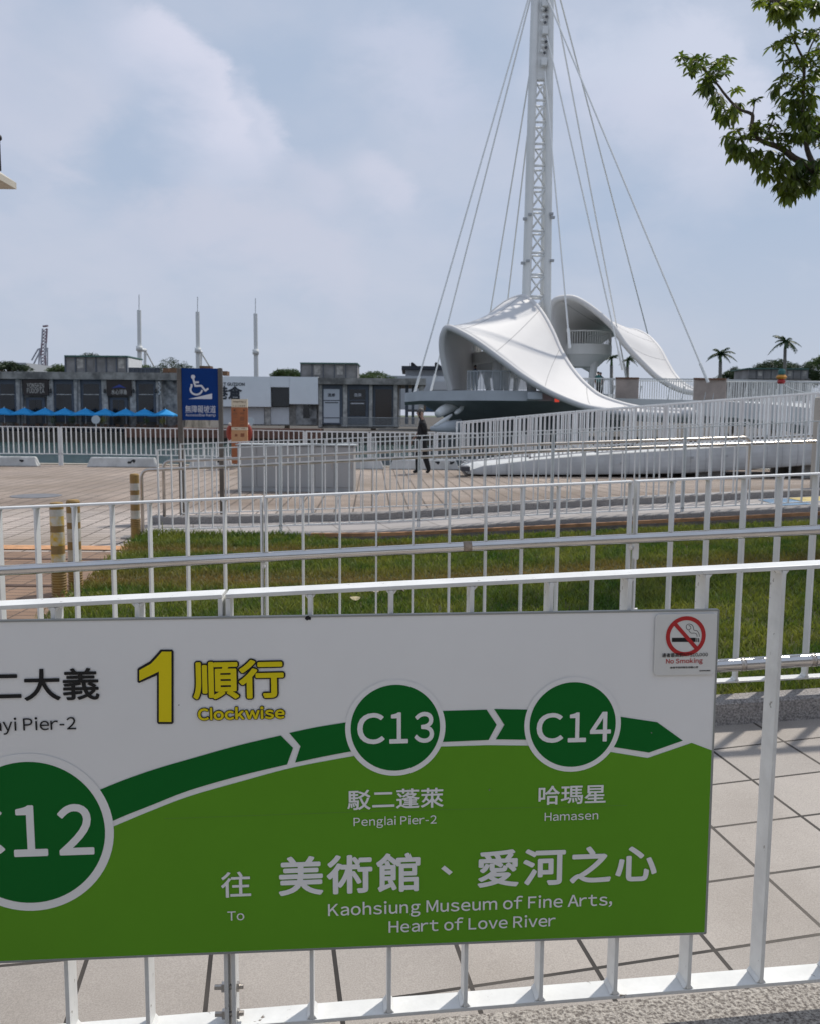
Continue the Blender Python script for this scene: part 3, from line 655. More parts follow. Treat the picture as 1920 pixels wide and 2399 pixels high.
sign = thing('route_sign', 'large white and green tram route sign with station circles on the front railing', 'sign', SP.P(-.8, -.45))
tr_ = SP.uv(1682, 1429.5); br_ = SP.uv(1652, 2187); ulx = -2.05; vb = br_[1]
(ul, vt) = tr_; urt, urb = tr_[0], br_[0]; UR = (urt + urb) / 2
quad = [(ulx, vb), (UR, vb), (UR, vt), (ulx, vt)]
mb = MB(); mb.prism([SP.P(u, v, -.006) for u, v in quad], SP.n * .006); mb.build('panel', SW, sign)
RIM = mat('sign_edge_trim', (.30, .31, .30), .45)
mb = MB()
for (a, b_) in (((ulx, vt), (UR, vt)), ((ulx, vb), (UR, vb)), ((UR, vb), (UR, vt))):
    d = V((b_[0] - a[0], b_[1] - a[1])).normalized(); a3, b3 = SP.P(*a, -.004), SP.P(*b_, -.004); w_ = SP.e * -d.y + SP.v * d.x
    mb.bar(a3, b3, w_ * .0018, SP.n * .0055)
mb.build('edge_trim', RIM, sign)
gtop = smooth_px([(-420, 2240), (-60, 2072), (100, 2005), (267, 1936), (356, 1899), (446, 1865), (568, 1830), (690, 1797.5), (830, 1771)], 6) + [(926, 1760), (1028, 1749.4), (1143, 1746), (1235, 1747), (1330, 1752), (1430, 1762), (1515.6, 1776), (1619, 1740.5)]
gp = [SP.uv(*p) for p in gtop]; rt = SP.uv(1669, 1758)[1]
gp = [(max(ulx + .004, u), max(vb + .003, v)) for u, v in gp]
sheet_poly(SP, None, S_LG, sign, .0008, 'green_field', uvs=gp + [(UR - .003, rt), (UR - .003, vb + .003), (ulx + .004, vb + .003)])
top1 = smooth_px([(120, 1905), (237, 1849), (348, 1807), (463, 1773), (560, 1746), (658, 1723)], 6); bot1 = smooth_px([(673, 1791), (568, 1816), (446, 1851), (356, 1886), (265, 1923), (150, 1980)], 6)
segs = [top1 + [(687, 1752)] + bot1,
        smooth_px([(678, 1717), (745, 1703), (816, 1691.5), (880, 1680)], 3) + [(880, 1752)] + smooth_px([(821, 1760.5), (755, 1773), (692, 1786.5)], 3) + [(704.5, 1748)],
        [(980, 1668), (1036, 1665.5), (1138.5, 1662.5), (1162, 1698), (1143, 1733.5), (1040, 1738), (980, 1741)],
        [(1156, 1661), (1235, 1662.5), (1300, 1665), (1300, 1737), (1235, 1733), (1160, 1732), (1180, 1698)],
        [(1380, 1671), (1450.6, 1679), (1538, 1692), (1598, 1735), (1518.6, 1763), (1436, 1750), (1380, 1742)]]
for s_ in segs: sheet_poly(SP, s_, S_DG, sign, .0012, 'route_band')
for (c, rt_px, ring_px, txt, tb) in (((70, 1951), (247, 1951), (267.5, 1951), 'C12', ((-104, 2010), (219, 1883))), ((926, 1705), (1029.5, 1705), (1042, 1705), 'C13', ((837, 1743), (1016, 1667))), ((1340, 1697.5), (1440.5, 1697.5), (1452.5, 1697.5), 'C14', ((1254, 1740), (1431, 1667)))):
    cu = SP.uv(*c); r_ = SP.uv(*rt_px)[0] - cu[0]; rr = SP.uv(*ring_px)[0] - cu[0]
    rg = sheet_poly(SP, None, SW, sign, .0016, 'station_ring', uvs=disc_uv(cu, rr)); ds = sheet_poly(SP, None, S_DG, sign, .0020, 'station_disc', uvs=disc_uv(cu, r_))
    (ua, va), (ub, vb2) = SP.uv(*tb[0]), SP.uv(*tb[1]); wd = ub - ua
    for ch, f0, f1 in ((txt[0], 0, .362), ('1', .415, .668), (txt[2], .735 if txt[2] != '4' else .71, 1.0)):
        letters(SP, ch, SW, ds, .0024, rect=((ua + wd * (f0 + .012), va + .001), (ua + wd * (f1 - .012), vb2 - .001)), bold=.017, nd_=12)
T = .0022
letters(SP, '駁二大義', S_BK, sign, T, bl=(-125, 1645), tr=(230, 1565), bold=.016)
letters(SP, 'Dayi Pier-2', S_BK, sign, T, base=((-44, 1713), (179, 1708.5)), bold=.007, hscale=1.02)
one = [(820, 272), (868, 272), (868, 627), (805, 627), (805, 372), (706, 420), (706, 366), (765, 333), (798, 298)]
one_o = [(813, 262), (872, 262), (879, 270), (879, 630), (872, 638), (802, 638), (795, 630), (795, 392), (705, 431), (696, 425), (696, 363), (701, 355), (760, 321), (795, 283)]
sheet_poly(SP, [(x / 2.1575, 1400 + y / 2.1575) for x, y in one_o], S_BK, sign, T, 'numeral_outline'); sheet_poly(SP, [(x / 2.1575, 1400 + y / 2.1575) for x, y in one], S_YE, sign, T + .0004, 'numeral')
def outlined(body, bl, tr, grow, bold):
    (ua, va), (ub, vb2) = SP.uv(*bl), SP.uv(*tr); co, _ = text_mesh(body); x0, y0 = co[:, 0].min(), co[:, 1].min(); kx, ky = (ub - ua) / (co[:, 0].max() - x0), (vb2 - va) / (co[:, 1].max() - y0)
    for gr, m, o in ((grow, S_BK, T), (bold, S_YE, T + .0012)):
        mb = MB(); put_text(mb, SP, body, lambda q: ua + (q[0] - x0) * kx, lambda q: va + (q[1] - y0) * ky, o, gr, nd_=14); mb.build('lettering', m, sign)
outlined('順行', (457, 1636), (662, 1546), .062, .026)
outlined('Clockwise', (466, 1686), (666, 1654), .085, .034)
letters(SP, '駁二蓬萊', SW, sign, T, bl=(815, 1897), tr=(1037, 1845), bold=.014)
letters(SP, 'Penglai Pier-2', SW, sign, T, base=((829, 1934.5), (1021, 1929)), bold=.007)
letters(SP, '哈瑪星', SW, sign, T, bl=(1260, 1885), tr=(1417, 1837), bold=.014)
letters(SP, 'Hamasen', SW, sign, T, base=((1274, 1922.5), (1399, 1918.5)), bold=.007)
letters(SP, '往', SW, sign, T, bl=(520, 2102), tr=(587, 2041), bold=.012)
letters(SP, 'To', SW, sign, T, base=((534, 2156), (573, 2155)), bold=.007)
letters(SP, '美術館', SW, sign, T, bl=(656, 2097), tr=(981, 1998), bold=.024, spacing=1.06)
sheet_poly(SP, [(600 + x / 2.466, 1850 + y / 2.466) for x, y in ((1065, 455), (1085, 437), (1132, 475), (1112, 492))], SW, sign, T, 'lettering')
letters(SP, '愛河之心', SW, sign, T, bl=(1119, 2077), tr=(1536, 1979), bold=.024, spacing=1.06)
letters(SP, 'Kaohsiung Museum of Fine Arts,', SW, sign, T, base=((769.5, 2145), (1431.5, 2117)), bold=.012)
letters(SP, 'Heart of Love River', SW, sign, T, base=((911, 2184), (1299, 2169)), bold=.012)
mb_px = [(385, 1917), (900, 1899), (1468, 1886), (1468, 1887.6), (900, 1900.8), (385, 1918.8)]
sheet_poly(SP, mb_px, mat('sign_seam_green', (.095, .27, .013), .4), sign, .0010, 'film_seam')
for c, s_, q in (((722, 1447), .006, 0), ((1145, 1850), .0022, 1), ((1524, 1716), .0016, 2), ((420, 1651), .0014, 3)):
    cu = SP.uv(*c); rr = random.Random(q); uv_ = [(cu[0] + s_ * (.5 + .8 * rr.random()) * math.cos(a_ * .7), cu[1] + s_ * (.5 + .8 * rr.random()) * math.sin(a_ * .7)) for a_ in range(9)]
    sheet_poly(SP, None, S_BK if q in (0, 3) else mat('chip_grey', (.2, .2, .2), .6), sign, .0026, 'paint_chip', uvs=uv_)
# no smoking plate
def zb(x, y): return (1480 + x / 3.923, 1400 + y / 3.923)
PLM = mat('sticker_plastic', (.72, .72, .70), .3, var=.03, vscale=6)
c0, c1_ = SP.uv(*zb(190, 712)), SP.uv(*zb(790, 142)); x0, y0, x1, y1 = c0[0], c0[1], min(c1_[0], UR - .004), c1_[1]; rr = .010; rp = []
for (cx2, cy2, a0) in ((x1 - rr, y0 + rr, -90), (x1 - rr, y1 - rr, 0), (x0 + rr, y1 - rr, 90), (x0 + rr, y0 + rr, 180)):
    for k in range(7): a = R(a0 + 15 * k); rp.append((cx2 + rr * math.cos(a), cy2 + rr * math.sin(a)))
stk = sheet_poly(SP, None, PLM, sign, .0026, 'no_smoking_plate', uvs=rp, thick=.0022); stk['label'] = 'pale no smoking plate at the corner of the sign'
o_ = .0052; cu = SP.uv(*zb(484, 350)); Ro = (SP.uv(*zb(666, 350))[0] - cu[0]); Ri = Ro * .80
cg = lambda a, b_: [SP.uv(*zb(x, y)) for x, y in ((a[0], a[1]), (b_[0], a[1]), (b_[0], b_[1]), (a[0], b_[1]))][::-1]
mb = MB()
for a, b_ in (((357, 365), (575, 403)), ((581, 367), (590, 404)), ((597, 368), (606, 405))):
    q = cg(a, b_); mb.add([SP.P(u, v, o_) for u, v in q], [(0, 1, 2, 3)])
mb.build('cigarette', S_BK, stk)
mb = MB()
for line in ([(608, 355), (604, 325), (585, 300), (560, 295), (553, 270), (545, 252), (525, 240), (500, 242), (488, 262), (495, 285), (515, 295)], [(588, 355), (583, 332), (565, 322), (535, 322), (520, 310), (513, 292), (530, 280), (527, 262), (510, 250)]):
    q = [SP.uv(*zb(*p)) for p in smooth_px(line, 4)]
    for (a, b_) in zip(q, q[1:]):
        d = V((b_[0] - a[0], b_[1] - a[1])); 
        if d.length < 1e-7: continue
        d.normalize(); n_ = V((-d.y, d.x)) * .0006; mb.add([SP.P(a[0] - n_.x, a[1] - n_.y, o_), SP.P(b_[0] - n_.x, b_[1] - n_.y, o_), SP.P(b_[0] + n_.x, b_[1] + n_.y, o_), SP.P(a[0] + n_.x, a[1] + n_.y, o_)], [(0, 1, 2, 3)])
mb.build('smoke_line', S_BK, stk)
mb = MB(); n = 64; po, pi_ = disc_uv(cu, Ro, n), disc_uv(cu, Ri, n)
mb.add([SP.P(u, v, o_ + .0004) for u, v in po] + [SP.P(u, v, o_ + .0004) for u, v in pi_], [(k, (k + 1) % n, (k + 1) % n + n, k + n) for k in range(n)])
a = R(132); d = V((math.cos(a), math.sin(a))); nn = V((-d.y, d.x)) * Ro * .095; s_ = V(cu); e_ = Ri * 1.01
mb.add([SP.P(*(s_ + d * e_ - nn), o_ + .0004), SP.P(*(s_ - d * e_ - nn), o_ + .0004), SP.P(*(s_ - d * e_ + nn), o_ + .0004), SP.P(*(s_ + d * e_ + nn), o_ + .0004)], [(0, 1, 2, 3)])
mb.build('prohibition_ring', S_RD, stk)
letters(SP, '違者最高罰NT$10,000', S_BK, stk, o_ + .0008, bl=zb(265, 545), tr=zb(685, 497), bold=.01)
letters(SP, 'No Smoking', S_RD, stk, o_, base=(zb(303, 600), zb(637, 598)), bold=.02)
letters(SP, '高雄市政府衛生局關心您', S_BK, stk, o_, bl=zb(340, 648), tr=zb(597, 625), bold=.01)
letters(SP, '檢舉專線電話', S_BK, stk, o_, bl=zb(608, 673), tr=zb(710, 660), bold=.01)

# ------------------------------------------------------------------ bollards
BY = mat('bollard_yellow', (.33, .20, .05), .6, col2=(.24, .15, .06), vscale=9, bump=.2, bscale=40)
BW_ = mat('bollard_white', (.58, .55, .49), .6, col2=(.45, .40, .32), vscale=14, bump=.2, bscale=60)
BPEEL = mat('bollard_peeling_white', (.60, .57, .50), .55, col2=(.62, .38, .02), vscale=13)
def bollard(px, py, hgt, r, label, peel):
    p = gz(px, py, 0.0); root = thing('bollard', label, 'bollard', p, 'yellow and white striped bollards')
    mb = MB(); nr = 12; prof = []; zr = hgt * .34
    for i in range(nr): z = zr * i / nr; prof += [(r * 1.0, z), (r * 1.10, z + zr / nr * .3), (r * 1.10, z + zr / nr * .6), (r * 1.0, z + zr / nr * .85)]
    mb.lathe(p, prof, 24); mb.build('ribbed_foot', BY, root)
    zz = [zr, .46 * hgt, .55 * hgt, .69 * hgt, .76 * hgt, .86 * hgt, .93 * hgt, hgt]; cols = [1, 0, 1, 0, 1, 0, 0] if not peel else [2, 0, 2, 0, 2, 1, 0]
    for i in range(7):
        mb = MB(); rr_ = r * (.985 if cols[i] == 0 else 1.0); mb.lathe(p, [(rr_, zz[i]), (rr_, zz[i + 1] - .0)] if i < 6 else [(rr_, zz[i]), (rr_, zz[i + 1] - .015), (rr_ * .85, zz[i + 1]), (rr_ * .3, zz[i + 1] + .004)], 24)
        mb.build('band', [BY, BW_, BPEEL][cols[i]], root, smooth=False)
bollard(140, 1398, .80, .057, 'striped bollard with peeling yellow paint, nearest the camera at the left', True)
bollard(178, 1385, .80, .057, 'striped bollard partly behind a white railing bar, right beside the peeling one', False)
bollard(319, 1268, .82, .055, 'striped bollard standing alone at the grass corner by the bent handrail', False)

# ------------------------------------------------------------------ accessible ramp sign
SBL = mat('sign_blue', (.002, .034, .17), .55, var=.08, vscale=2, spec=.15)
SIGNW = mat('pictogram_white', (.62, .62, .66), .5)
POST = mat('bronze_post', (.13, .115, .10), .38, .6, var=.15, vscale=4)
Ys = 12.75
ps = thing('ramp_sign', 'blue accessible ramp sign with a wheelchair symbol on two brown posts', 'sign', at(470, 1208, Ys))
for xa, xb in ((415, 426), (511, 521)):
    a, b_ = at(xa, 862, Ys), at(xb, 862, Ys); mb = MB(); zb_ = .05; mb.box((a.x, Ys - .035, zb_), (b_.x, Ys + .035, a.z)); mb.build('post', POST, ps, bevel=.012)
PP = Plane(at(424, 985, Ys - .02), (1, 0, 0), (0, 0, 1))
c0, c1_ = PP.uv(426, 984), PP.uv(511, 863)
mb = MB(); mb.prism([PP.P(u, v, -.03) for u, v in ((c0[0], c0[1]), (c1_[0], c0[1]), (c1_[0], c1_[1]), (c0[0], c1_[1]))], PP.n * .03); mb.build('panel', SBL, ps)
def w8(x, y): return (400 + x / 6.7375, 840 + y / 6.7375)
def strokes(pl, lines, wd, m, parent, off, conv, name):
    mb = MB()
    kk = 0
    for ln in lines:
        q = [pl.uv(*conv(*p)) for p in ln]; 
        for (a, b_) in zip(q, q[1:]):
            d = V((b_[0] - a[0], b_[1] - a[1]))
            if d.length < 1e-7: continue
            kk += 1; o2 = off + kk * .0002; d.normalize(); n_ = V((-d.y, d.x)) * wd / 2; mb.add([pl.P(a[0] - n_.x, a[1] - n_.y, o2), pl.P(b_[0] - n_.x, b_[1] - n_.y, o2), pl.P(b_[0] + n_.x, b_[1] + n_.y, o2), pl.P(a[0] + n_.x, a[1] + n_.y, o2)], [(0, 1, 2, 3)])
        for c in q[1:-1]:
            kk += 1; dv_ = disc_uv(c, wd / 2, 12); mb.add([pl.P(u, v, off + kk * .0002) for u, v in dv_], [tuple(range(12))])
    return mb.build(name, m, parent)
k8 = 1 / 6.7375 * Ys / FPX
wheel = [(415 + 97 * math.cos(R(a)), 490 + 92 * math.sin(R(a)) + 0) for a in range(-5, 215, 8)][::1]
wheel = [(330, 400)] + [(408 + 92 * math.cos(R(a)), 487 + 80 * math.sin(R(a))) for a in range(215, 0, -8)]
pg = strokes(PP, [wheel, [(358, 310), (392, 432), (490, 428), (553, 508), (598, 470)], [(372, 375), (450, 372)]], 30 * k8, SIGNW, ps, .002, w8, 'wheelchair_symbol')
sheet_poly(PP, None, SIGNW, ps, .012, 'wheelchair_symbol', uvs=disc_uv(PP.uv(*w8(357, 288)), 33 * k8, 24))
sheet_poly(PP, [w8(*p) for p in ((280, 638), (655, 638), (655, 550))], SIGNW, ps, .002, 'ramp_symbol')
letters(PP, '無障礙坡道', SIGNW, ps, .002, bl=w8(235, 855), tr=w8(712, 740), bold=.004, step=.0004)
letters(PP, 'Accessible Ramp', SIGNW, ps, .002, base=(w8(238, 908), w8(710, 905)), bold=.01, step=.0004)

# ------------------------------------------------------------------ orange board, lifebuoy, cabinet, wheel stops
Yo = 24.6
OR1 = mat('orange_board', (.38, .13, .045), .6, col2=(.28, .085, .03), vscale=3); OR2 = mat('pale_orange_board', (.50, .27, .13), .6, var=.08, vscale=3); CREAM = mat('cream_board', (.62, .54, .40), .6, var=.05, vscale=3)
ob = thing('information_board', 'tall orange information board with a cream head before the quay railing', 'sign', at(548, 1086, Yo))
OP = Plane(at(542, 1034, Yo), (1, 0, 0), (0, 0, 1))
def orect(xa, ya, xb, yb, m, nm, dep=.10, fwd=0.0):
    a, b_ = OP.uv(*w8(xa, yb)), OP.uv(*w8(xb, ya)); mb = MB(); mb.prism([OP.P(u, v, -dep) for u, v in ((a[0], a[1]), (b_[0], a[1]), (b_[0], b_[1]), (a[0], b_[1]))], OP.n * (dep + fwd)); return mb.build(nm, m, ob)
orect(960, 640, 1210, 768, CREAM, 'head_panel'); orect(960, 768, 1210, 1082, OR1, 'map_panel'); orect(960, 1082, 1210, 1128, CREAM, 'divider_panel'); orect(960, 1128, 1210, 1312, OR2, 'foot_panel'); orect(965, 1312, 1045, 1660, OR1, 'leg', .08)
INK = mat('board_ink', (.08, .035, .02), .6)
letters(OP, 'Wharf No.2', INK, ob, .003, base=(w8(985, 692), w8(1185, 692)), bold=.02)
for x, ch in ((990, '1'), (1030, '2'), (1068, '1')): letters(OP, ch, INK, ob, .003, bl=w8(x - 8, 755), tr=w8(x + 8, 735), bold=.02)
for x in (1100, 1135, 1168): sheet_poly(OP, None, INK, ob, .003, 'map_dot', uvs=disc_uv(OP.uv(*w8(x, 745)), 9 / 6.7375 * Yo / FPX, 12))
sheet_poly(OP, [w8(*p) for p in ((985, 815), (1020, 795), (1020, 835))], INK, ob, .003, 'arrow'); sheet_poly(OP, [w8(*p) for p in ((1180, 815), (1145, 835), (1145, 795))], INK, ob, .003, 'arrow')
mb = MB()
for (xa, ya, xb, yb) in ((985, 850, 1055, 885), (985, 900, 1040, 910), (985, 925, 1050, 935), (1095, 850, 1165, 880), (1095, 915, 1165, 985), (1095, 1000, 1160, 1012), (1095, 1035, 1165, 1065), (1015, 1190, 1055, 1230), (1105, 1180, 1165, 1235), (1010, 1100, 1060, 1108), (1120, 1100, 1180, 1108)):
    q = [OP.uv(*w8(*p)) for p in ((xa, yb), (xb, yb), (xb, ya), (xa, ya))]; mb.add([OP.P(u, v, .003) for u, v in q], [(0, 1, 2, 3)])
mb.build('map_print', mat('faded_print', (.24, .085, .035), .6), ob)
c = at(561, 1014, 25.0); mb = MB(); n, k_ = 28, 10; Rr, r_ = .30, .075
vs = [(c.x + (Rr + r_ * math.cos(2 * math.pi * j / k_)) * math.cos(2 * math.pi * i / n), c.y + r_ * math.sin(2 * math.pi * j / k_), c.z + (Rr + r_ * math.cos(2 * math.pi * j / k_)) * math.sin(2 * math.pi * i / n)) for i in range(n) for j in range(k_)]
mb.add(vs, [(i * k_ + j, ((i + 1) % n) * k_ + j, ((i + 1) % n) * k_ + (j + 1) % k_, i * k_ + (j + 1) % k_) for i in range(n) for j in range(k_)])
lb = thing('lifebuoy', 'red lifebuoy hung on the quay railing behind the orange board', 'lifebuoy', c); mb.build('ring', mat('lifebuoy_red', (.30, .045, .025), .5, var=.1, vscale=5), lb, smooth=True)
mb = MB()
for a in (45, 135, 225, 315): mb.tube([(c.x + .21 * math.cos(R(a)), c.y - .01, c.z + .21 * math.sin(R(a))), (c.x + .385 * math.cos(R(a)), c.y - .085, c.z + .385 * math.sin(R(a)))], .035, 8)
mb.build('strap', mat('buoy_white', (.6, .58, .55), .6), lb)
Yc = 17.4; a, b_ = at(556, 1040, Yc), at(829, 1042, Yc)
cab = thing('utility_cabinet', 'long low grey utility cabinet behind the far ramp railings', 'cabinet', (a.x, Yc, 0))
CG = mat('cabinet_grey', (.37, .37, .365), .6, var=.04, vscale=1); CGd = mat('cabinet_grey_top', (.32, .34, .345), .55, var=.04, vscale=1)
mb = MB(); mb.box((a.x, Yc, .0), (b_.x, Yc + .7, a.z - .03)); mb.build('body', CG, cab, bevel=.01)
mb = MB(); mb.box((a.x - .03, Yc - .04, a.z - .028), (b_.x + .03, Yc + .74, a.z)); mb.build('lid', CGd, cab, bevel=.008)
wd = (b_.x - a.x) / 6
for i in range(6):
    mb = MB(); mb.box((a.x + wd * i + .012, Yc - .012, .10), (a.x + wd * (i + 1) - .012, Yc - .001, a.z - .05)); dd = mb.build('door', CG, cab, bevel=.004)
    mb = MB(); mb.box((a.x + wd * (i + 1) - .05, Yc - .022, .48), (a.x + wd * (i + 1) - .035, Yc - .0125, .58)); mb.build('handle', STEEL_DULL, dd)
def stop(xa, xb, lab):
    p, q = at(xa, 1088, 24.9), at(xb, 1089, 24.9); top = .28; mb = MB(); m_ = .10
    mb.hexa([(p.x, 24.9, 0), (q.x, 24.9, 0), (q.x, 25.2, 0), (p.x, 25.2, 0), (p.x + m_, 24.96, top), (q.x - m_, 24.96, top), (q.x - m_, 25.14, top), (p.x + m_, 25.14, top)])
    o = mb.build('wheel_stop', mat('white_concrete', (.45, .45, .43), .8, col2=(.62, .62, .6), vscale=3, bump=.3, bscale=30), at_=(p.x, 25, 0), bevel=.03); tag(o, lab, 'wheel stop', 'white concrete wheel stops at the quay edge')
    rn = random.Random(int(abs(xa))); mk_ = MB()
    for _ in range(rn.choice((1, 2, 2))):
        cx3 = p.x + .2 + (q.x - p.x - .4) * rn.random(); cz3 = .10 + .12 * rn.random(); pts = [(cx3 + .09 * (.4 + .8 * rn.random()) * math.cos(k * .785), 24.9 + (cz3 + .06 * math.sin(k * .785)) * .06 / .28 - .006, cz3 + .06 * (.4 + .8 * rn.random()) * math.sin(k * .785)) for k in range(8)]; mk_.add(pts, [tuple(range(8))])
    mk_.build('black_mark', BLACK, o)
    return p, q
p, q = stop(-170, 87, 'white concrete wheel stop with black marks cut by the left frame edge')
mk = MB(); s_ = random.Random(3)
stop(202, 368, 'white concrete wheel stop left of the far ramp railing end'); stop(440, 545, 'white concrete wheel stop behind the posts of the blue sign'); stop(640, 900, 'white concrete wheel stop between cabinet and walking man'); stop(912, 1075, 'white concrete wheel stop just behind the walking man')
# ------------------------------------------------------------------ people
SKIN = mat('skin', (.30, .18, .13), .55); BLACKC = mat('black_cloth', (.012, .012, .014), .85, var=.2, vscale=8); HAIR = mat('black_hair', (.012, .010, .009), .6); GREYH = mat('grey_hair', (.10, .09, .08), .7)
def skin_mesh(nodes, edges, root):
    me = bpy.data.meshes.new('body'); me.from_pydata([n[0] for n in nodes], edges, []); ob = bpy.data.objects.new('body', me); col.objects.link(ob)
    md = ob.modifiers.new('skin', 'SKIN'); md.use_smooth_shade = True; md.branch_smoothing = .3
    for i, n in enumerate(nodes):
        sv = me.skin_vertices[0].data[i]; sv.radius = n[1] if isinstance(n[1], tuple) else (n[1], n[1]); sv.use_root = (i == root)
    s2_ = ob.modifiers.new('sub', 'SUBSURF'); s2_.levels = 1; s2_.render_levels = 1
    bpy.context.view_layer.update(); out = bpy.data.meshes.new_from_object(ob.evaluated_get(bpy.context.evaluated_depsgraph_get()))
    bpy.data.objects.remove(ob); bpy.data.meshes.remove(me); return out
def hand(nodes, edges, wrist, d, side, fold):
    # palm then five fingers; d: pointing direction, side: thumb side, fold: curl direction
    d, side, fold = V(d).normalized(), V(side).normalized(), V(fold).normalized(); wv = V(nodes[wrist][0])
    nodes.append((wv + d * .06, (.036, .018))); pi = len(nodes) - 1; edges.append((wrist, pi))
    for k, ln in enumerate((.075, .085, .08, .06)):
        b0 = wv + d * .10 + side * (.028 - .019 * k); nodes.append((b0, (.010, .009))); i0 = len(nodes) - 1; edges.append((pi, i0))
        nodes.append((b0 + d * ln * .5 + fold * ln * .2, (.009, .008))); edges.append((i0, i0 + 1)); nodes.append((b0 + d * ln * .75 + fold * ln * .65, (.007, .007))); edges.append((i0 + 1, i0 + 2))
    b0 = wv + d * .045 + side * .045; nodes.append((b0, (.012, .012))); i0 = len(nodes) - 1; edges.append((pi, i0)); nodes.append((b0 + d * .05 + side * .012 + fold * .02, (.009, .009))); edges.append((i0, i0 + 1))
def person(loc, label, nodes, edges, hands, skin_sel, shirt, trousers, head, face_dir, hair_m, shoes=True):
    ns0 = len(edges); wr_set = {h_[0] for h_ in hands}
    bare = {i for i, e_ in enumerate(edges) if e_ in ((3, 4), (4, 5)) or e_[1] in wr_set}
    for h_ in hands: hand(nodes, edges, *h_)
    bare |= set(range(ns0, len(edges)))
    def near_bare(c):
        best = None
        for i, (a, b_) in enumerate(edges):
            A, B = V(nodes[a][0]), V(nodes[b_][0]); r0, r1 = [q[1] if not isinstance(q[1], tuple) else max(q[1]) for q in (nodes[a], nodes[b_])]
            d = B - A; f = max(0, min(1, (c - A).dot(d) / max(1e-9, d.length_squared))); v = (c - A - d * f).length / (r0 + (r1 - r0) * f)
            if best is None or v < best[0]: best = (v, i)
        return best[1] in bare
    me = skin_mesh(nodes, edges, 0); root = thing('person', label, 'person', loc)
    for m in (shirt, trousers, SKIN, BLACK): me.materials.append(m)
    for p in me.polygons:
        c = p.center; p.use_smooth = True
        p.material_index = 2 if near_bare(c) else (3 if c.z < .075 else (1 if c.z < .93 else 0))
    o = bpy.data.objects.new('body', me); col.objects.link(o); o.parent = root
    hc = V(head); f = V(face_dir).normalized(); sd_ = V((0, 0, 1)).cross(f); P = loc
    # features sit on the head of the body mesh
    mb = MB(); mb.ell(P + hc - f * .022 + V((0, 0, .038)), (.088, .084, .088), 16, 10); mb.v = [v for v in mb.v]; mb.build('hair', hair_m, root, smooth=True)
    for nm, m_, q, r_ in (('nose', SKIN, f * .083 + V((0, 0, -.012)), (.015, .013, .022)), ('mouth', mat('lips', (.25, .09, .08), .5), f * .070 + V((0, 0, -.055)), (.010, .02, .007))):
        mb = MB(); mb.ell(P + hc + q, r_, 8, 6); mb.build(nm, m_, root, smooth=True)
    for s_ in (-1, 1):
        mb = MB(); mb.ell(P + hc + f * .070 + sd_ * .030 * s_ + V((0, 0, .015)), (.012, .012, .008), 8, 6); mb.build('eye', BLACK, root, smooth=True)
        mb = MB(); mb.ell(P + hc - f * .005 + sd_ * .074 * s_, (.020, .012, .03), 8, 6); mb.build('ear', SKIN, root, smooth=True)
    return root
def body_nodes(hd, neck, sh, pel, arms, legs, chest=(.15, .105)):
    N_ = [(V(pel), (.19, .17)), ((V(pel) * .45 + V(sh) * .55), (.19, .175)), (V(sh) + V((0, 0, -.06)), (.20, .18)), (V(neck), .052), (V(hd) + V((0, 0, -.045)), (.080, .086)), (V(hd) + V((0, 0, .055)), (.088, .098))]
    E_ = [(0, 1), (1, 2), (2, 3), (3, 4), (4, 5)]; wr = []
    for arm in arms:
        prev = 2
        for q, r_ in zip(arm, (.082, .056, .035)): N_.append((V(q), r_)); E_.append((prev, len(N_) - 1)); prev = len(N_) - 1
        wr.append(prev)
    for leg in legs:
        prev = 0
        for q, r_ in zip(leg, (.125, .092, .068, .05, .038)): N_.append((V(q), r_)); E_.append((prev, len(N_) - 1)); prev = len(N_) - 1
    return N_, E_, wr
P0 = gz(985, 1110, 0.0)
nodes, edges, wr = body_nodes((-.045, 0, 1.60), (.005, 0, 1.47), (.035, 0, 1.40), (.02, 0, .92),
    [[(.04, -.19, 1.37), (.115, -.25, 1.10), (.015, -.15, 1.45)], [(.03, .19, 1.37), (-.05, .24, 1.10), (-.19, .20, .93)]],
    [[(.0, .09, .86), (-.085, .09, .48), (-.09, .09, .10), (-.13, .09, .055), (-.22, .09, .045)], [(.03, -.09, .86), (.09, -.09, .49), (.20, -.09, .13), (.19, -.09, .06), (.11, -.09, .045)]])
man = person(P0, 'man in black shirt and trousers walking left with a phone at his ear', nodes, edges,
    [(wr[0], (-.1, .08, .9), (-.8, -.1, 0), (0, .6, .3)), (wr[1], (-.6, 0, -.7), (0, -.3, .3), (.5, 0, -.4))],
    lambda c: (c.z > 1.455) or (c.y < -.175 and 1.12 < c.z < 1.36 and c.x < .09) or (c.y < -.10 and c.z > 1.36 and c.x < .02) or (c.y > .17 and c.z < 1.12 and c.x < -.05 and c.z > .75), BLACKC, BLACKC, (-.045, 0, 1.61), (-1, -.25, 0), GREYH)
ph = MB(); q = P0 + V((-.045, -.115, 1.565)); ph.box(q - V((.035, .005, .07)), q + V((.035, .005, .07))); tag(ph.build('phone', BLACK, at_=q, bevel=.004), "dark mobile phone held to the walking man's ear", 'phone')

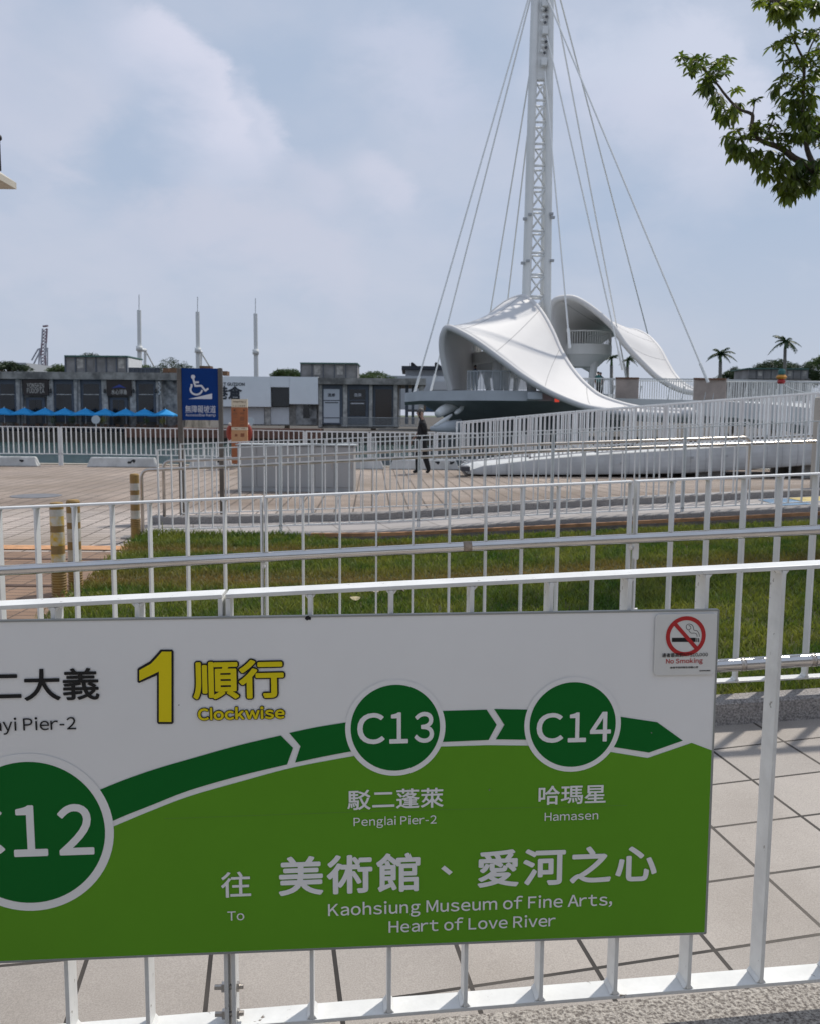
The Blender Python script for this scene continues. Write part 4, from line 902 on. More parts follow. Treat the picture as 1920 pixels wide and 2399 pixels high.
# ------------------------------------------------------------------ the bridge
YT = 62.0
br = thing('swing_bridge', 'white cable-stayed harbour bridge with a leaning lattice mast and curved shell roofs', 'bridge', (z3(1050, 980, YT).x, YT, 0))
LATT = mat('mast_paint', (.74, .74, .72), .45, var=.05, vscale=.5)
def mastpt(fx, y, Y=YT):           # fx 0..1 across the mast at picture height y (zoomed scale)
    l_ = 258 - 70 * (y / 2100); r_ = 400 - 15 * (y / 2100); return z5(l_ + (r_ - l_) * fx, y, Y)
yb, yt = 2420, -1500
chords = {}
for fx, Yo_, rr_ in ((.13, 0, .31), (.88, 0, .27), (.74, 1.3, .24)):
    mb = MB(); pts = [mastpt(fx, y, YT + Yo_) for y in lins(yb, yt, 12)]
    mb.tube(pts, [rr_ * (1 - .15 * i / 12) for i in range(13)], 14); mb.build('mast_chord', LATT, br, smooth=True)
pl_ = MB(); plates = [(600, -1500)]
a0, a1, b0, b1 = mastpt(.16, 560), mastpt(.16, -1500), mastpt(.86, 560), mastpt(.86, -1500)
pl_.hexa([a0 + V((0, -.05, 0)), b0 + V((0, -.05, 0)), b0 + V((0, .3, 0)), a0 + V((0, .3, 0)), a1 + V((0, -.05, 0)), b1 + V((0, -.05, 0)), b1 + V((0, .3, 0)), a1 + V((0, .3, 0))])
pl_.build('mast_plate', LATT, br)
lat = MB(); yy = list(range(2385, 540, -153))
for i, y in enumerate(yy):
    a, b_ = mastpt(.2, y), mastpt(.8, y); lat.tube([a, b_], .085, 8); lat.tube([a + V((0, 1.2, 0)), b_ + V((0, 1.2, 0))], .07, 6)
    if i < len(yy) - 1:
        c, d = mastpt(.2, y - 153), mastpt(.8, y - 153); lat.tube([a, d], .07, 8); lat.tube([b_ + V((0, .2, 0)), c + V((0, .2, 0))], .06, 8)
lat.build('mast_bracing', LATT, br, smooth=True)
for (x, y) in ((345, 215), (338, 435), (345, 20)):
    p = z5(x, y, YT - .35); mb = MB(); mb.box(p - V((.20, .2, .26)), p + V((.20, .2, .26))); mb.build('cable_anchor', BRIDGE_W, br, bevel=.06)
for (x, y) in ((330, 60), (335, 105), (325, 145), (330, 280), (330, 320), (320, 358)):
    p = z5(x, y, YT - .3); mb = MB(); mb.ell(p, (.13, .13, .12), 10, 6); mb.build('mast_lamp', BRIDGE_W, br, smooth=True)
    p = z5(x + 22, y + 10, YT - .28); mb = MB(); mb.ell(p, (.10, .1, .09), 10, 6); mb.build('mast_bracket', mat('dark_fitting', (.10, .10, .11), .6), br, smooth=True)
for (x, y) in ((205, 1535), (240, 1505), (390, 1500), (400, 1525), (190, 1845), (225, 1830), (395, 1828)):
    p = z5(x, y, YT - .3); mb = MB(); mb.box(p - V((.13, .12, .08)), p + V((.13, .12, .08))); mb.build('floodlight', mat('lamp_grey', (.35, .36, .37), .5), br)
def axis_hit(p1, p2):               # upper end: where the cable's line in the picture meets the mast axis
    ax = lambda y: 1160 + (329 + 42 * -y * 2.996 / 2100) / 2.996
    (xa, ya), (xb, yb_) = p1, p2; s = (xb - xa) / (yb_ - ya)
    lo, hi = -700.0, ya
    f = lambda y: (xa + s * (y - ya)) - ax(y)
    if f(lo) * f(hi) > 0: return xa + s * (-600 - ya), -600
    for _ in range(60):
        m_ = (lo + hi) / 2
        if f(lo) * f(m_) <= 0: hi = m_
        else: lo = m_
    return xa + s * (lo - ya), lo
CBL = mat('cable_sheath', (.80, .80, .78), .45)
cables = [((1235, 0), (970, 918), 60), ((1240, 0), (1009, 911), 66), ((1242, 157), (1126, 860), 70), ((1237, 294), (1169, 860), 70),
          ((1275, 167), (1333, 808), 58), ((1280, 83), (1456, 860), 60), ((1298, 0), (1466, 884), 68), ((1283, 0), (1655, 889), 54), ((1312, 0), (1537, 862), 84)]
for p1, p2, Yl in cables:
    ux, uy = axis_hit(p1, p2) if p1[1] <= 0 else p1
    a, b_ = at(ux, uy, YT + (-.4 if ux > 1270 else .3)), at(p2[0], p2[1], Yl)
    mb = MB(); mb.tube([a.lerp(b_, k / 40) for k in range(41)], .054, 12); d = (a - b_).normalized(); mb.tube([b_ - d * .2, b_ + d * 1.1], .09, 12); mb.build('cable', CBL, br)
# shells
SHELL = mat('shell_white', (.64, .62, .605), .6, var=.03, vscale=.25)
def crs(pts, n): return smooth_px(pts, n)
def shell(Apts, Bpts, conv, ya, yb_, rimr, bulge):
    m_ = 8; A_2 = crs([(x, y, ya(i / (len(Apts) - 1))) for i, (x, y) in enumerate(Apts)], m_); B_2 = crs([(x, y, yb_(i / (len(Bpts) - 1))) for i, (x, y) in enumerate(Bpts)], m_)
    A3 = [conv(*p) for p in A_2]; B3 = [conv(*p) for p in B_2]; n = len(A3); mb = MB(); K_ = 10
    for i in range(n):
        t_ = (B3[min(i + 1, n - 1)] - B3[max(i - 1, 0)] + A3[min(i + 1, n - 1)] - A3[max(i - 1, 0)]).normalized(); nr = t_.cross(B3[i] - A3[i]); nr = nr.normalized() if nr.length > 1e-6 else V((0, 0, 1))
        for k in range(K_ + 1):
            u = k / K_; mb.v.append(tuple(A3[i].lerp(B3[i], u) + nr * (bulge * 4 * u * (1 - u) * min(1, (A3[i] - B3[i]).length / 6))))
    for i in range(n - 1):
        for k in range(K_): mb.f.append((i * (K_ + 1) + k, (i + 1) * (K_ + 1) + k, (i + 1) * (K_ + 1) + k + 1, i * (K_ + 1) + k + 1)); mb.m.append(0)
    o = mb.build('shell_roof', SHELL, br, smooth=True); md = o.modifiers.new('thickness', 'SOLIDIFY'); md.thickness = .22; md.offset = 0
    for c in (A3, B3):
        rm = MB(); rm.tube(c, rimr, 10); rm.build('shell_rim', SHELL, o, smooth=True)
        sm_ = MB()
    for f in (.30, .40, .52, .66, .80, .90):
        i = int(f * (n - 1)); t_ = (A3[i + 1] - A3[i - 1] + B3[i + 1] - B3[i - 1]).normalized(); nr = t_.cross(B3[i] - A3[i]).normalized()
        for k in range(K_):
            pp = [A3[i].lerp(B3[i], u) + nr * (bulge * 4 * u * (1 - u) * min(1, (A3[i] - B3[i]).length / 6)) for u in (k / K_, (k + 1) / K_)]
            sm_.bar(pp[0], pp[1], nr * .118, t_ * .022)
    sm_.build('panel_seam', mat('seam_grey', (.36, .35, .345), .7), o)
    return A3, B3
Ap = [(340, 985), (298, 830), (270, 680), (265, 580), (278, 510), (315, 458), (410, 492), (560, 580), (750, 718), (950, 868), (1150, 990), (1350, 1080), (1520, 1135), (1750, 1172), (2050, 1190), (2330, 1195)]
Bp = [(500, 985), (560, 870), (585, 760), (570, 600), (640, 400), (790, 260), (930, 202), (1020, 240), (1110, 345), (1190, 490), (1265, 660), (1360, 815), (1480, 950), (1640, 1060), (1950, 1145), (2340, 1168)]
NA, NB = shell(Ap, Bp, z3, lambda s: 55 - 3.5 * s, lambda s: 65 - 13.2 * s ** 1.6, .20, -.35)
for u, lo_, hi_ in ((.42, 34, 60), (.62, 44, 74)): pass
Ap2 = [(1290, 830), (1286, 760), (1288, 722), (1300, 703), (1325, 697), (1352, 702), (1392, 728), (1432, 764), (1464, 808), (1507, 854), (1545, 888), (1600, 915), (1680, 925)]
Bp2 = [(1400, 885), (1385, 850), (1395, 812), (1430, 785), (1480, 775), (1512, 787), (1530, 803), (1545, 822), (1560, 850), (1578, 880), (1602, 903), (1640, 920), (1684, 925)]
shell(Ap2, Bp2, at, lambda s: 67 - 2 * s, lambda s: 77 - 11.7 * s ** 1.5, .22, -.3)
mb = MB()
p = z3(2335, 1182, 51.6); mb.ell(p, (.55, .5, .38), 14, 10); mb.build('shell_tail', SHELL, br, smooth=True)
# deck: front edge line in zoomed px, underside keel
dk = MB(); DZ = z3(500, 990, 55).z
fe = [(-40, 1012, 62), (85, 990, 56), (480, 990, 54), (620, 985, 53.5), (980, 992, 53.5), (1200, 1000, 54), (1450, 990, 57), (1800, 985, 62)]
ftop = [z3(x, y, Y) for x, y, Y in fe]
for p in ftop: p.z = DZ
n = len(ftop); back = [V((p.x * 1.12, p.y + 13, DZ)) for p in ftop]; fb = [V((p.x, p.y, DZ - .62)) for p in ftop]
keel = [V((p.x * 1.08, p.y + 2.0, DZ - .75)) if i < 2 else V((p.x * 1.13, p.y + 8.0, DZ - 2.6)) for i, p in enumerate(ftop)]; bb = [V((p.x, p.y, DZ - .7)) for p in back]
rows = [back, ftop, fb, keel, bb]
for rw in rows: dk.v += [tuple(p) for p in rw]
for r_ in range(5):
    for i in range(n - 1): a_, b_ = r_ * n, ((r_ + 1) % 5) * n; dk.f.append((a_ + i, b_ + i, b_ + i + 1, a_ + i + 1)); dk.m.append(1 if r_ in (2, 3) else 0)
for i in (0, n - 1): dk.f.append(tuple(r_ * n + i for r_ in range(5))); dk.m.append(0)
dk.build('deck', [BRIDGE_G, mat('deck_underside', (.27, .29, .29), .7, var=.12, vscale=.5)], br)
# glass railing with posts on the deck front
gl = mat('railing_glass', (.25, .27, .28), .15, alpha=.6); mb = MB(); mb2 = MB()
for i in range(2, 4):
    a, b_ = ftop[i] + V((0, .3, 0)), ftop[i + 1] + V((0, .3, 0)); mb.add([a + V((0, 0, .05)), b_ + V((0, 0, .05)), b_ + V((0, 0, 1.15)), a + V((0, 0, 1.15))], [(0, 1, 2, 3)])
    mb2.tube([a + V((0, 0, 1.17)), b_ + V((0, 0, 1.17))], .035, 6)
    for k in range(5): q = a.lerp(b_, k / 5); mb2.tube([q, q + V((0, 0, 1.17))], .018, 6)
rl = mb2.build('deck_railing', BRIDGE_G, br); mb.build('glass', gl, rl)
for x in (1020, 740): 
    p = z3(x, 985, 55.5); q = z3(x, 760, 56.5); mb = MB(); mb.tube([V((p.x, p.y, DZ)), V((q.x, q.y, q.z))], [.30, .42], 12); mb.build('column', BRIDGE_W, br, smooth=True)
mb = MB(); p = z3(1060, 1030, 53.3); mb.box(p - V((.55, .3, .25)), p + V((.35, .3, .2))); mb.build('bearing_block', BRIDGE_G, br, bevel=.05)
mb = MB(); p = z3(1235, 1047, 53.2); mb.box(p - V((.13, .06, .27)), p + V((.13, .06, .27))); mb.build('signal_lamp', mat('red_lamp', (.6, .06, .04), .4, emit=(1.0, .10, .06, .45)), br)
# round viewing platforms
def platform(c, rad, hslab, rh, ncol, colz, colr):
    mb = MB(); mb.lathe(c, [(rad * .55, -hslab - .9), (rad * .93, -hslab - .05), (rad, -hslab), (rad, 0), (rad * .97, .02)], 40); o = mb.build('viewing_platform', BRIDGE_W, br, smooth=False)
    rb = MB()
    for k in range(72):
        a = 2 * math.pi * k / 72; p = V(c) + V((rad * .97 * math.cos(a), rad * .97 * math.sin(a), 0)); rb.tube([p, p + V((0, 0, rh))], .035, 5)
    rb.tube([V(c) + V((rad * .97 * math.cos(2 * math.pi * k / 40), rad * .97 * math.sin(2 * math.pi * k / 40), rh)) for k in range(41)], .06, 6); rb.build('platform_railing', BRIDGE_W, o)
    for k in range(ncol):
        a = 2 * math.pi * k / ncol + .6; p = V(c) + V((rad * .6 * math.cos(a), rad * .6 * math.sin(a), -hslab - .3)); q = V((c[0] + rad * .45 * math.cos(a), c[1] + rad * .45 * math.sin(a), colz)); cm_ = MB(); cm_.tube([p, q], [colr * 1.3, colr * .8], 12); cm_.build('platform_column', BRIDGE_W, o, smooth=True)
pc = z3(1445, 612, 71.0); platform(pc, 2.35, .78, 1.0, 4, DZ, .26)
pc2 = z3(790, 655, 61); platform((pc2.x, 61, z3(700, 650, 58).z), 2.3, .75, .9, 3, DZ, .22)
# pivot pier with its curved skirt
mb = MB(); c = z3(950, 1200, 60); mb.lathe((c.x, 61, 0), [(7.5, -2.5), (7.5, -.9), (6.2, -.6), (4.0, .5), (3.2, DZ - 1.4)], 40); mb.build('pivot_pier', mat('pier_dark', (.10, .115, .115), .6, var=.2, vscale=.5), br, smooth=False)
for (pts, r0) in (([(225, 1190, 55), (290, 1150, 55.5), (390, 1108, 56.5), (480, 1085, 58)], .34), ([(200, 1290, 54), (290, 1235, 54.3), (350, 1192, 55)], .13), ([(378, 1182, 55), (420, 1150, 55.3), (455, 1105, 56)], .15)):
    mb = MB(); q = [z3(*p) for p in smooth_px(pts, 5)]; mb.tube(q, [r0 * (.35 + .65 * math.sin(math.pi * (.15 + .8 * i / (len(q) - 1)))) for i in range(len(q))], 12); mb.build('skirt_fin', BRIDGE_W, br, smooth=True)
mb = MB(); q = [z3(170, 1310, 54), z3(280, 1300, 54.3), z3(420, 1290, 55)]; mb.tube(q, [.12, .38, .45], 14); mb.build('fender', BRIDGE_G, br, smooth=True)
# long curved approach deck to the right with its mesh railings
ap = [(1180, 884, 68), (1300, 884.5, 64), (1380, 885, 61), (1500, 886, 58.5), (1630, 887, 56), (1710, 888.5, 54), (1786, 890, 51), (1860, 892, 47.5), (1990, 897, 42), (2200, 905, 36)]
top = [V(q) for q in smooth_px([tuple(at(*p)) for p in ap], 4)]
app = thing('approach_bridge', 'curved white approach deck with mesh railings leading to the bridge from the right', 'bridge', top[len(top) // 2] - V((0, 0, 4)))
RH = 1.35; dkm = MB(); nn_ = len(top)
side = []
for i, p in enumerate(top):
    t_ = (top[min(i + 1, nn_ - 1)] - top[max(i - 1, 0)]); t_.z = 0; t_.normalize(); side.append(V((-t_.y, t_.x, 0)) * (1 if t_.x > 0 else -1))
for i, p in enumerate(top):
    s_ = side[i]; f0 = p - V((0, 0, RH)); b0_ = f0 + s_ * 4.2
    for q in (f0 - s_ * .12, f0 - s_ * .12 - V((0, 0, .95)), f0 + s_ * .6 - V((0, 0, 1.5)), b0_ - V((0, 0, 1.5)), b0_): dkm.v.append(tuple(q))
for i in range(nn_ - 1):
    for k in range(5): dkm.f.append((i * 5 + k, i * 5 + (k + 1) % 5, (i + 1) * 5 + (k + 1) % 5, (i + 1) * 5 + k)); dkm.m.append(0)
dkm.build('deck', BRIDGE_W, app)
MESHW = mat('mesh_white', (.62, .63, .62), .5)
for off, nm in ((0, 'mesh_railing'), (4.1, 'mesh_railing')):
    mb = MB()
    for i in range(nn_ - 1):
        a, b_ = top[i] + side[i] * off, top[i + 1] + side[i + 1] * off; n_ = max(2, int((b_ - a).length / .16)); tv = (b_ - a).normalized()
        for k in range(n_): q = a.lerp(b_, k / n_); mb.bar(q - V((0, 0, RH)), q - V((0, 0, .04)), tv * .014, side[i] * .014)
        mb.bar(a - V((0, 0, .04)), b_ - V((0, 0, .04)), side[i] * .05, V((0, 0, .04)))
    mb.build(nm, MESHW, app)
WOODP = mat('brown_panel', (.44, .36, .315), .7, var=.12, vscale=1.2); WOODT = mat('brown_rail', (.16, .075, .04), .6)
def near_i(px):
    best = min(range(nn_), key=lambda i: abs((CX + FPX * ((top[i] - CAM).dot(RT) / (top[i] - CAM).dot(FW))) - px)); return best
def colx(P): return CX + FPX * ((P - CAM).dot(RT) / (P - CAM).dot(FW))
def curve_at(px):
    for i in range(nn_ - 1):
        a, b_ = colx(top[i]), colx(top[i + 1])
        if a <= px <= b_: return top[i].lerp(top[i + 1], (px - a) / max(1e-6, b_ - a))
    return top[-1]
for xa, xb in ((1444, 1497), (1627, 1702)):
    n_ = 8; pts = [curve_at(xa + (xb - xa) * k / n_) for k in range(n_ + 1)]; s_ = side[near_i(xa)]
    mb = MB(); mb.add([p - s_ * .12 - V((0, 0, RH)) for p in pts] + [p - s_ * .12 for p in pts], [(k, k + 1, n_ + 2 + k, n_ + 1 + k) for k in range(n_)]); o = mb.build('railing_panel', WOODP, app); md = o.modifiers.new('thickness', 'SOLIDIFY'); md.thickness = .05
    mb = MB(); mb.bar(pts[0] - s_ * .12, pts[-1] - s_ * .12, s_ * .08, V((0, 0, .05))); mb.build('panel_cap', WOODT, app)
lp = MB()
for k in range(17):
    i = int(6 + k * 1.6)
    if i < nn_: q = top[i] - side[i] * .16 - V((0, 0, RH)); lp.tube([q, q + V((0, 0, .75)) + V((.12, 0, 0))], .03, 6); lp.ell(q + V((.12, 0, .80)), (.05, .05, .07), 6, 4)
lp.build('railing_lamp', MESHW, app)
# landing ramp: white tapered beam with railings on both sides
YR = 22.3
RB = mat('ramp_beam_white', (.52, .53, .53), .85, var=.12, vscale=1.6)
lr_ = thing('landing_ramp', 'white tapered ramp beam rising to the right behind the far railings', 'ramp', z4(0, 1325, YR))
bm_top = [(1095, 1104), (1130, 1092), (1250, 1077), (1380, 1066), (1600, 1052), (1760, 1042), (1920, 1036), (2300, 1022)]; bm_bot = [(1095, 1111), (1130, 1113), (1250, 1113.5), (1380, 1113), (1600, 1110), (1760, 1101), (1920, 1089), (2300, 1060)]
T3 = [at(x, y, YR) for x, y in bm_top]; B3 = [at(x, y, YR) for x, y in bm_bot]; mb = MB(); NS = 8
for tt, bb_ in zip(T3, B3):
    hh = (tt.z - bb_.z) / 2; mid = (tt + bb_) / 2
    for k in range(NS + 1): a = math.pi * k / NS - math.pi / 2; mb.v.append((mid.x, YR + .12 - .09 * math.cos(a) * min(1, hh * 3), mid.z + hh * math.sin(a)))
    mb.v.append((mid.x, YR + 3.2, mid.z + hh)); mb.v.append((mid.x, YR + 3.2, mid.z - hh))
m2 = NS + 3
for i in range(len(T3) - 1):
    for k in range(m2): mb.f.append((i * m2 + k, (i + 1) * m2 + k, (i + 1) * m2 + (k + 1) % m2, i * m2 + (k + 1) % m2)); mb.m.append(0)
mb.f.append(tuple(range(m2))); mb.m.append(0); mb.build('beam', RB, lr_, smooth=False)
mb = MB()
for k in range(26):
    x = 1150 + k * 36; i = max(q for q in range(len(bm_top)) if bm_top[q][0] <= x); f = (x - bm_top[i][0]) / (bm_top[i + 1][0] - bm_top[i][0]); a, b_ = T3[i].lerp(T3[i + 1], f), B3[i].lerp(B3[i + 1], f); hh = (a.z - b_.z) / 2; mid = (a + b_) / 2
    pts = [V((mid.x, YR + .118 - .09 * math.cos(q) * min(1, hh * 3), mid.z + hh * math.sin(q))) for q in [math.pi * z / 8 - math.pi / 2 for z in range(9)]]; mb.tube(pts, .007, 5)
mb.build('beam_rib', mat('beam_rib_grey', (.40, .41, .42), .6), lr_)
mb = MB(); q = at(1088, 1098, YR - .1); mb.box(q - V((.10, .1, .06)), q + V((.12, .6, .05))); mb.build('end_bearing', mat('dark_fitting2', (.06, .06, .07), .6), lr_)
for (x, y) in ((1455, 1085), (1700, 1068), (1905, 1056), (1620, 1072)):
    q = at(x, y, YR - .05); mb = MB(); mb.box(q - V((.035, .03, .03)), q + V((.035, .03, .03))); mb.build('beam_lamp', mat('lamp_grey', (.35, .36, .37), .5), lr_)
for x in (1640, 1880):
    q = at(x, 1100, YR + 1.2); mb = MB(); mb.box((q.x - .35, YR + .5, 0), (q.x + .35, YR + 2.5, q.z + .25)); mb.build('footing', CONC_LIGHT, lr_)
GR6 = 'white railings of the landing ramp'
top_px = [(1081, 990), (1240, 975.5), (1400, 960.5), (1560, 947.5), (1740, 933), (1920, 919.5), (2120, 905)]
for row, Yr, nm in ((0, YR + .05, 'near side'), (1, YR + 3.1, 'far side')):
    for i in range(6):
        a, b_ = at(*top_px[i], YR), at(*top_px[i + 1], YR); a.y = b_.y = Yr; e_ = (b_ - a).normalized()
        hh = 1.02 + .04 * i
        fence('white landing-ramp railing on the %s, section %s' % (nm, ['at the low end by the walking man', 'under the flank of the shell roof', 'under the tail of the shell roof', 'before the brown railing panel', 'before the mesh railing', 'running out of the frame'][i]), a + e_ * .03, b_ - e_ * .03, hh, .118, GR6, leg=.02, t_=.034, d=.045, post=.05)
# beige pillar at the right edge
pil = thing('gate_pillar', 'beige pillar with a dark edge strip at the right frame edge', 'pillar', at(1912, 1176, 12.6))
a = at(1906, 930, 13.0); mb = MB(); mb.box((a.x, 12.6, .2), (a.x + .5, 13.0, a.z)); mb.build('shaft', mat('beige_render', (.42, .39, .34), .8, var=.06, vscale=4), pil, bevel=.03)
mb = MB(); mb.box((a.x - .012, 12.61, .5), (a.x - .001, 12.66, a.z - .25)); mb.build('edge_strip', BLACK, pil)
# colourful totem on the approach
c = z4(1437, 590, 46); tp = thing('carnival_post', 'green orange and red figure post with a string of lights on the approach deck', 'post', c - V((0, 0, .9)))
for nm, m_, (za, zb2), ww in (('red_segment', ('totem_red', (.42, .03, .03)), (635, 600), .20), ('orange_segment', ('totem_orange', (.55, .24, .03)), (600, 570), .27), ('green_segment', ('totem_green', (.03, .13, .12)), (570, 525), .18)):
    p0, p1 = z4(1437, za, 46), z4(1437, zb2, 46); mb = MB(); mb.lathe((c.x, 46, 0), [(ww * .8, p0.z), (ww, p0.z + .08), (ww, p1.z - .1), (ww * .7, p1.z)], 12); mb.build(nm, mat(m_[0], m_[1], .5), tp)
mb = MB(); mb.tube([(c.x, 46, z4(0, 635, 46).z - 1.6), (c.x, 46, z4(0, 630, 46).z)], .07, 8); mb.build('pole', BRIDGE_W, tp)
mb = MB(); pts = smooth_px([tuple(z4(x, y, 46)) for x, y in ((1450, 640), (1500, 668), (1560, 690), (1640, 700), (1760, 705))], 6); mb.tube(pts, .035, 6); mb.build('light_string', MESHW, tp)

# small figures on the bridge
def small_person(p, label, sh_, dx):
    nodes, edges, wr = body_nodes((0, 0, 1.60), (0, 0, 1.46), (0, 0, 1.39), (0, 0, .92), [[(-.19, 0, 1.36), (-.25, .02, 1.10), (-.22, -.12, .90)], [(.19, 0, 1.36), (.25, .02, 1.10), (.2, -.14, .92)]], [[(-.09, 0, .86), (-.1, -.02, .48), (-.1, .02, .10), (-.1, -.03, .055), (-.1, -.12, .045)], [(.09, 0, .86), (.11, -.02, .48), (.11, .03, .10), (.11, -.02, .055), (.11, -.11, .045)]])
    return person(p, label, nodes, edges, [(wr[0], (0, -.3, -.8), (.4, -.6, 0), (.3, -.3, 0)), (wr[1], (0, -.3, -.8), (-.4, -.6, 0), (-.3, -.3, 0))], lambda c: c.z > 1.44 or (abs(c.x) > .17 and c.z < 1.1), sh_, BLACKC, (0, 0, 1.61), (0, -1, 0), HAIR)
NAVY = mat('navy_cloth', (.02, .03, .07), .85); TEAL = mat('teal_cloth', (.03, .12, .11), .85)
p = z3(545, 870, 57.5); small_person(V((p.x, 57.5, DZ)), 'standing visitor in navy by the glass railing under the near shell roof', NAVY, 0)
p = z3(1585, 840, 64.5); small_person(V((p.x, 64.5, z3(0, 830, 64.5).z - 1.6)), 'visitor in teal standing on the deck right of the platform columns', TEAL, 0)
p = z3(1613, 845, 64.5); small_person(V((p.x, 64.9, z3(0, 835, 64.9).z - 1.6)), 'visitor in black standing beside the one in teal on the deck', BLACKC, 0)

# ------------------------------------------------------------------ far buildings
YB = 99.0
def rect_box(mb, conv, xa, ya, xb, yb_, Y, dep):
    p, q = conv(xa, yb_, Y), conv(xb, ya, Y); zt = (conv(xa, ya, Y).z + q.z) / 2; zb2 = (p.z + conv(xb, yb_, Y).z) / 2; mb.box((p.x, Y, zb2), (q.x, Y + dep, zt))
def part(conv, r_, Y, dep, nm, m, parent):
    mb = MB(); rect_box(mb, conv, *r_, Y, dep); return mb.build(nm, m, parent)
b1_ = thing('warehouse', 'long grey concrete warehouse restaurant with dark windows behind the blue umbrellas', 'building', (z1(500, 930, YB).x, YB, FZ))
part(z1, (-700, 655, 1150, 985, ), YB, 14, 'wall', CONCRETE, b1_)
part(z1, (-700, 622, 1135, 668), YB - .9, 15.5, 'roof_slab', CONC_LIGHT if False else CONCRETE, b1_)
for xa in (-75, 110, 305, 475, 650, 827, 992):
    part(z1, (xa, 668, xa + 27, 985), YB - .5, .5, 'column', CONC_LIGHT, b1_)
for xa, xb in ((-20, 110), (332, 473), (502, 648), (854, 990), (-250, -80)):
    o = part(z1, (xa, 672, xb, 940), YB - .25, .25, 'window', FRAME, b1_)
    for (u0, v0, u1_, v1) in ((.18, 700, .84, 762), (.18, 770, .84, 900)): part(z1, (xa + (xb - xa) * u0, v0, xa + (xb - xa) * u1_, v1), YB - .28, .03, 'pane', DARKWIN, o)
    part(z1, (xa + (xb - xa) * .18, 763, xa + (xb - xa) * .84, 769), YB - .31, .06, 'transom', CONC_LIGHT, o)
for xa, xb in ((150, 302), (677, 825)):
    o = part(z1, (xa + 20, 785, xb - 20, 985), YB - .2, .2, 'door', FRAME, b1_); part(z1, (xa + 40, 800, (xa + xb) / 2 - 4, 960), YB - .23, .03, 'pane', DARKWIN, o); part(z1, ((xa + xb) / 2 + 4, 800, xb - 40, 960), YB - .23, .03, 'pane', DARKWIN, o)
LETT = mat('sign_letters_cream', (.58, .54, .48), .6)
for (xa, xb, ya, yb_, lines) in ((148, 303, 672, 772, [('YONSHIN', 172, 278, 724, 695), ('FUDOPIA', 172, 280, 757, 728)]), (675, 827, 672, 776, [('水心浮島', 705, 803, 765, 735)])):
    o = part(z1, (xa, ya, xb, yb_), YB - .75, .3, 'sign_board', BROWNBOARD, b1_); pl = Plane((z1(xa, yb_, YB - .75).x, YB - .75, z1(xa, yb_, YB).z), (1, 0, 0), (0, 0, 1))
    for tx, la, lb_, vb_, vt_ in lines:
        f1 = lambda x, y: (x / 2.697, 640 + y / 2.697); letters(pl, tx, LETT, o, .03, bl=f1(la, vb_), tr=f1(lb_, vt_), bold=.010, step=.002)
    if xa > 500: sheet_poly(pl, [(x / 2.697, 640 + y / 2.697) for x, y in ((705, 727), (755, 702), (800, 727), (755, 720))], mat('logo_blue', (.03, .05, .25), .5), o, .03, 'logo_wave')
part(z1, (1022, 672, 1118, 985), YB - .1, .1, 'rubble_wall', mat('rubble_stone', (.10, .10, .10), .9, col2=(.36, .35, .33), vscale=1.6, bump=.6, bscale=4), b1_)
for x in (128, 490, 1005):
    mb = MB(); mb.tube([z1(x, 668, YB - .6), z1(x, 960, YB - .6)], .06, 8); mb.build('downpipe', mat('pipe_grey', (.16, .16, .16), .6), b1_)
for x in (318, 662, 842, 985):
    q = z1(x, 742, YB - .7); mb = MB(); mb.lathe(q, [(.06, -.25), (.16, -.2), (.12, .15), (.03, .22)], 10); mb.build('wall_lamp', mat('lamp_black', (.03, .03, .03), .5), b1_)
for k in range(7): q = z1(1006 + (k % 2) * 6, 690 + k * 12, YB - .7); mb = MB(); mb.ell(q, (.11, .11, .11), 8, 6); mb.build('hanging_globe', mat('globe_white', (.6, .6, .58), .5), b1_)
mb = MB(); mb.tube([z1(1006, 672, YB - .7), z1(1008, 770, YB - .7)], .02, 5); mb.build('globe_cable', BLACK, b1_)
GLP = mat('dusty_panel', (.16, .155, .15), .6, col2=(.27, .265, .26), vscale=.7); GTR = mat('green_trim', (.05, .12, .10), .6)
def roof_house(conv, xa, ya, xb, yb_, npan, Y, parent, pale=0):
    part(conv, (xa, ya + 8, xb, yb_), Y, 5, 'roof_house', GLP, parent)
    o = part(conv, (xa - 6, ya, xb + 6, ya + 9), Y - .4, 5.8, 'roof_house_cap', GTR, parent)
    for k in range(npan + 1): x = xa + (xb - xa) * k / npan; part(conv, (x - 2.5, ya + 9, x + 2.5, yb_), Y - .08, .08, 'mullion', FRAME, parent)
    for k in range(npan):
        if (k * 7 + pale) % 3: x = xa + (xb - xa) * (k + .2) / npan; part(conv, (x, ya + 22, x + (xb - xa) / npan * .55, yb_ - 25), Y - .03, .03, 'roof_window', CONC_LIGHT if k % 2 else GLP, parent)
roof_house(z1, 412, 519, 800, 625, 6, YB + 3, b1_)
part(z1, (800, 535, 812, 630), YB + 3, 5, 'roof_house_gable', WHITE, b1_)
mb = MB()
for x in range(815, 1010, 26): mb.tube([z1(x, 632, YB + 1), z1(x, 598, YB + 1)], .05, 6)
mb.tube([z1(812, 598, YB + 1), z1(1012, 600, YB + 1)], .06, 6); rect_box(mb, z1, 815, 600, 1010, 628, YB + 1.2, .05); mb.build('roof_railing', FRAME, b1_)
for i, (xa, xb) in enumerate(((1030, 1065), (1075, 1118), (1262, 1330), (1405, 1435))):
    mb = MB(); rect_box(mb, z1, xa, 600 if i < 2 else (585 if i == 2 else 618), xb, 645, YB + (0 if i < 2 else 2), 1.4); o = mb.build('planter', mat('corten_planter', (.16, .09, .05), .8, var=.2, vscale=1)); tag(o, ['rusty roof planter left of the blue ramp sign', 'rusty roof planter just left of the blue ramp sign post', 'rusty roof planter at the foot of the middle mast', 'small rusty roof planter right of the blue ramp sign'][i], 'planter', 'rusty roof planters')
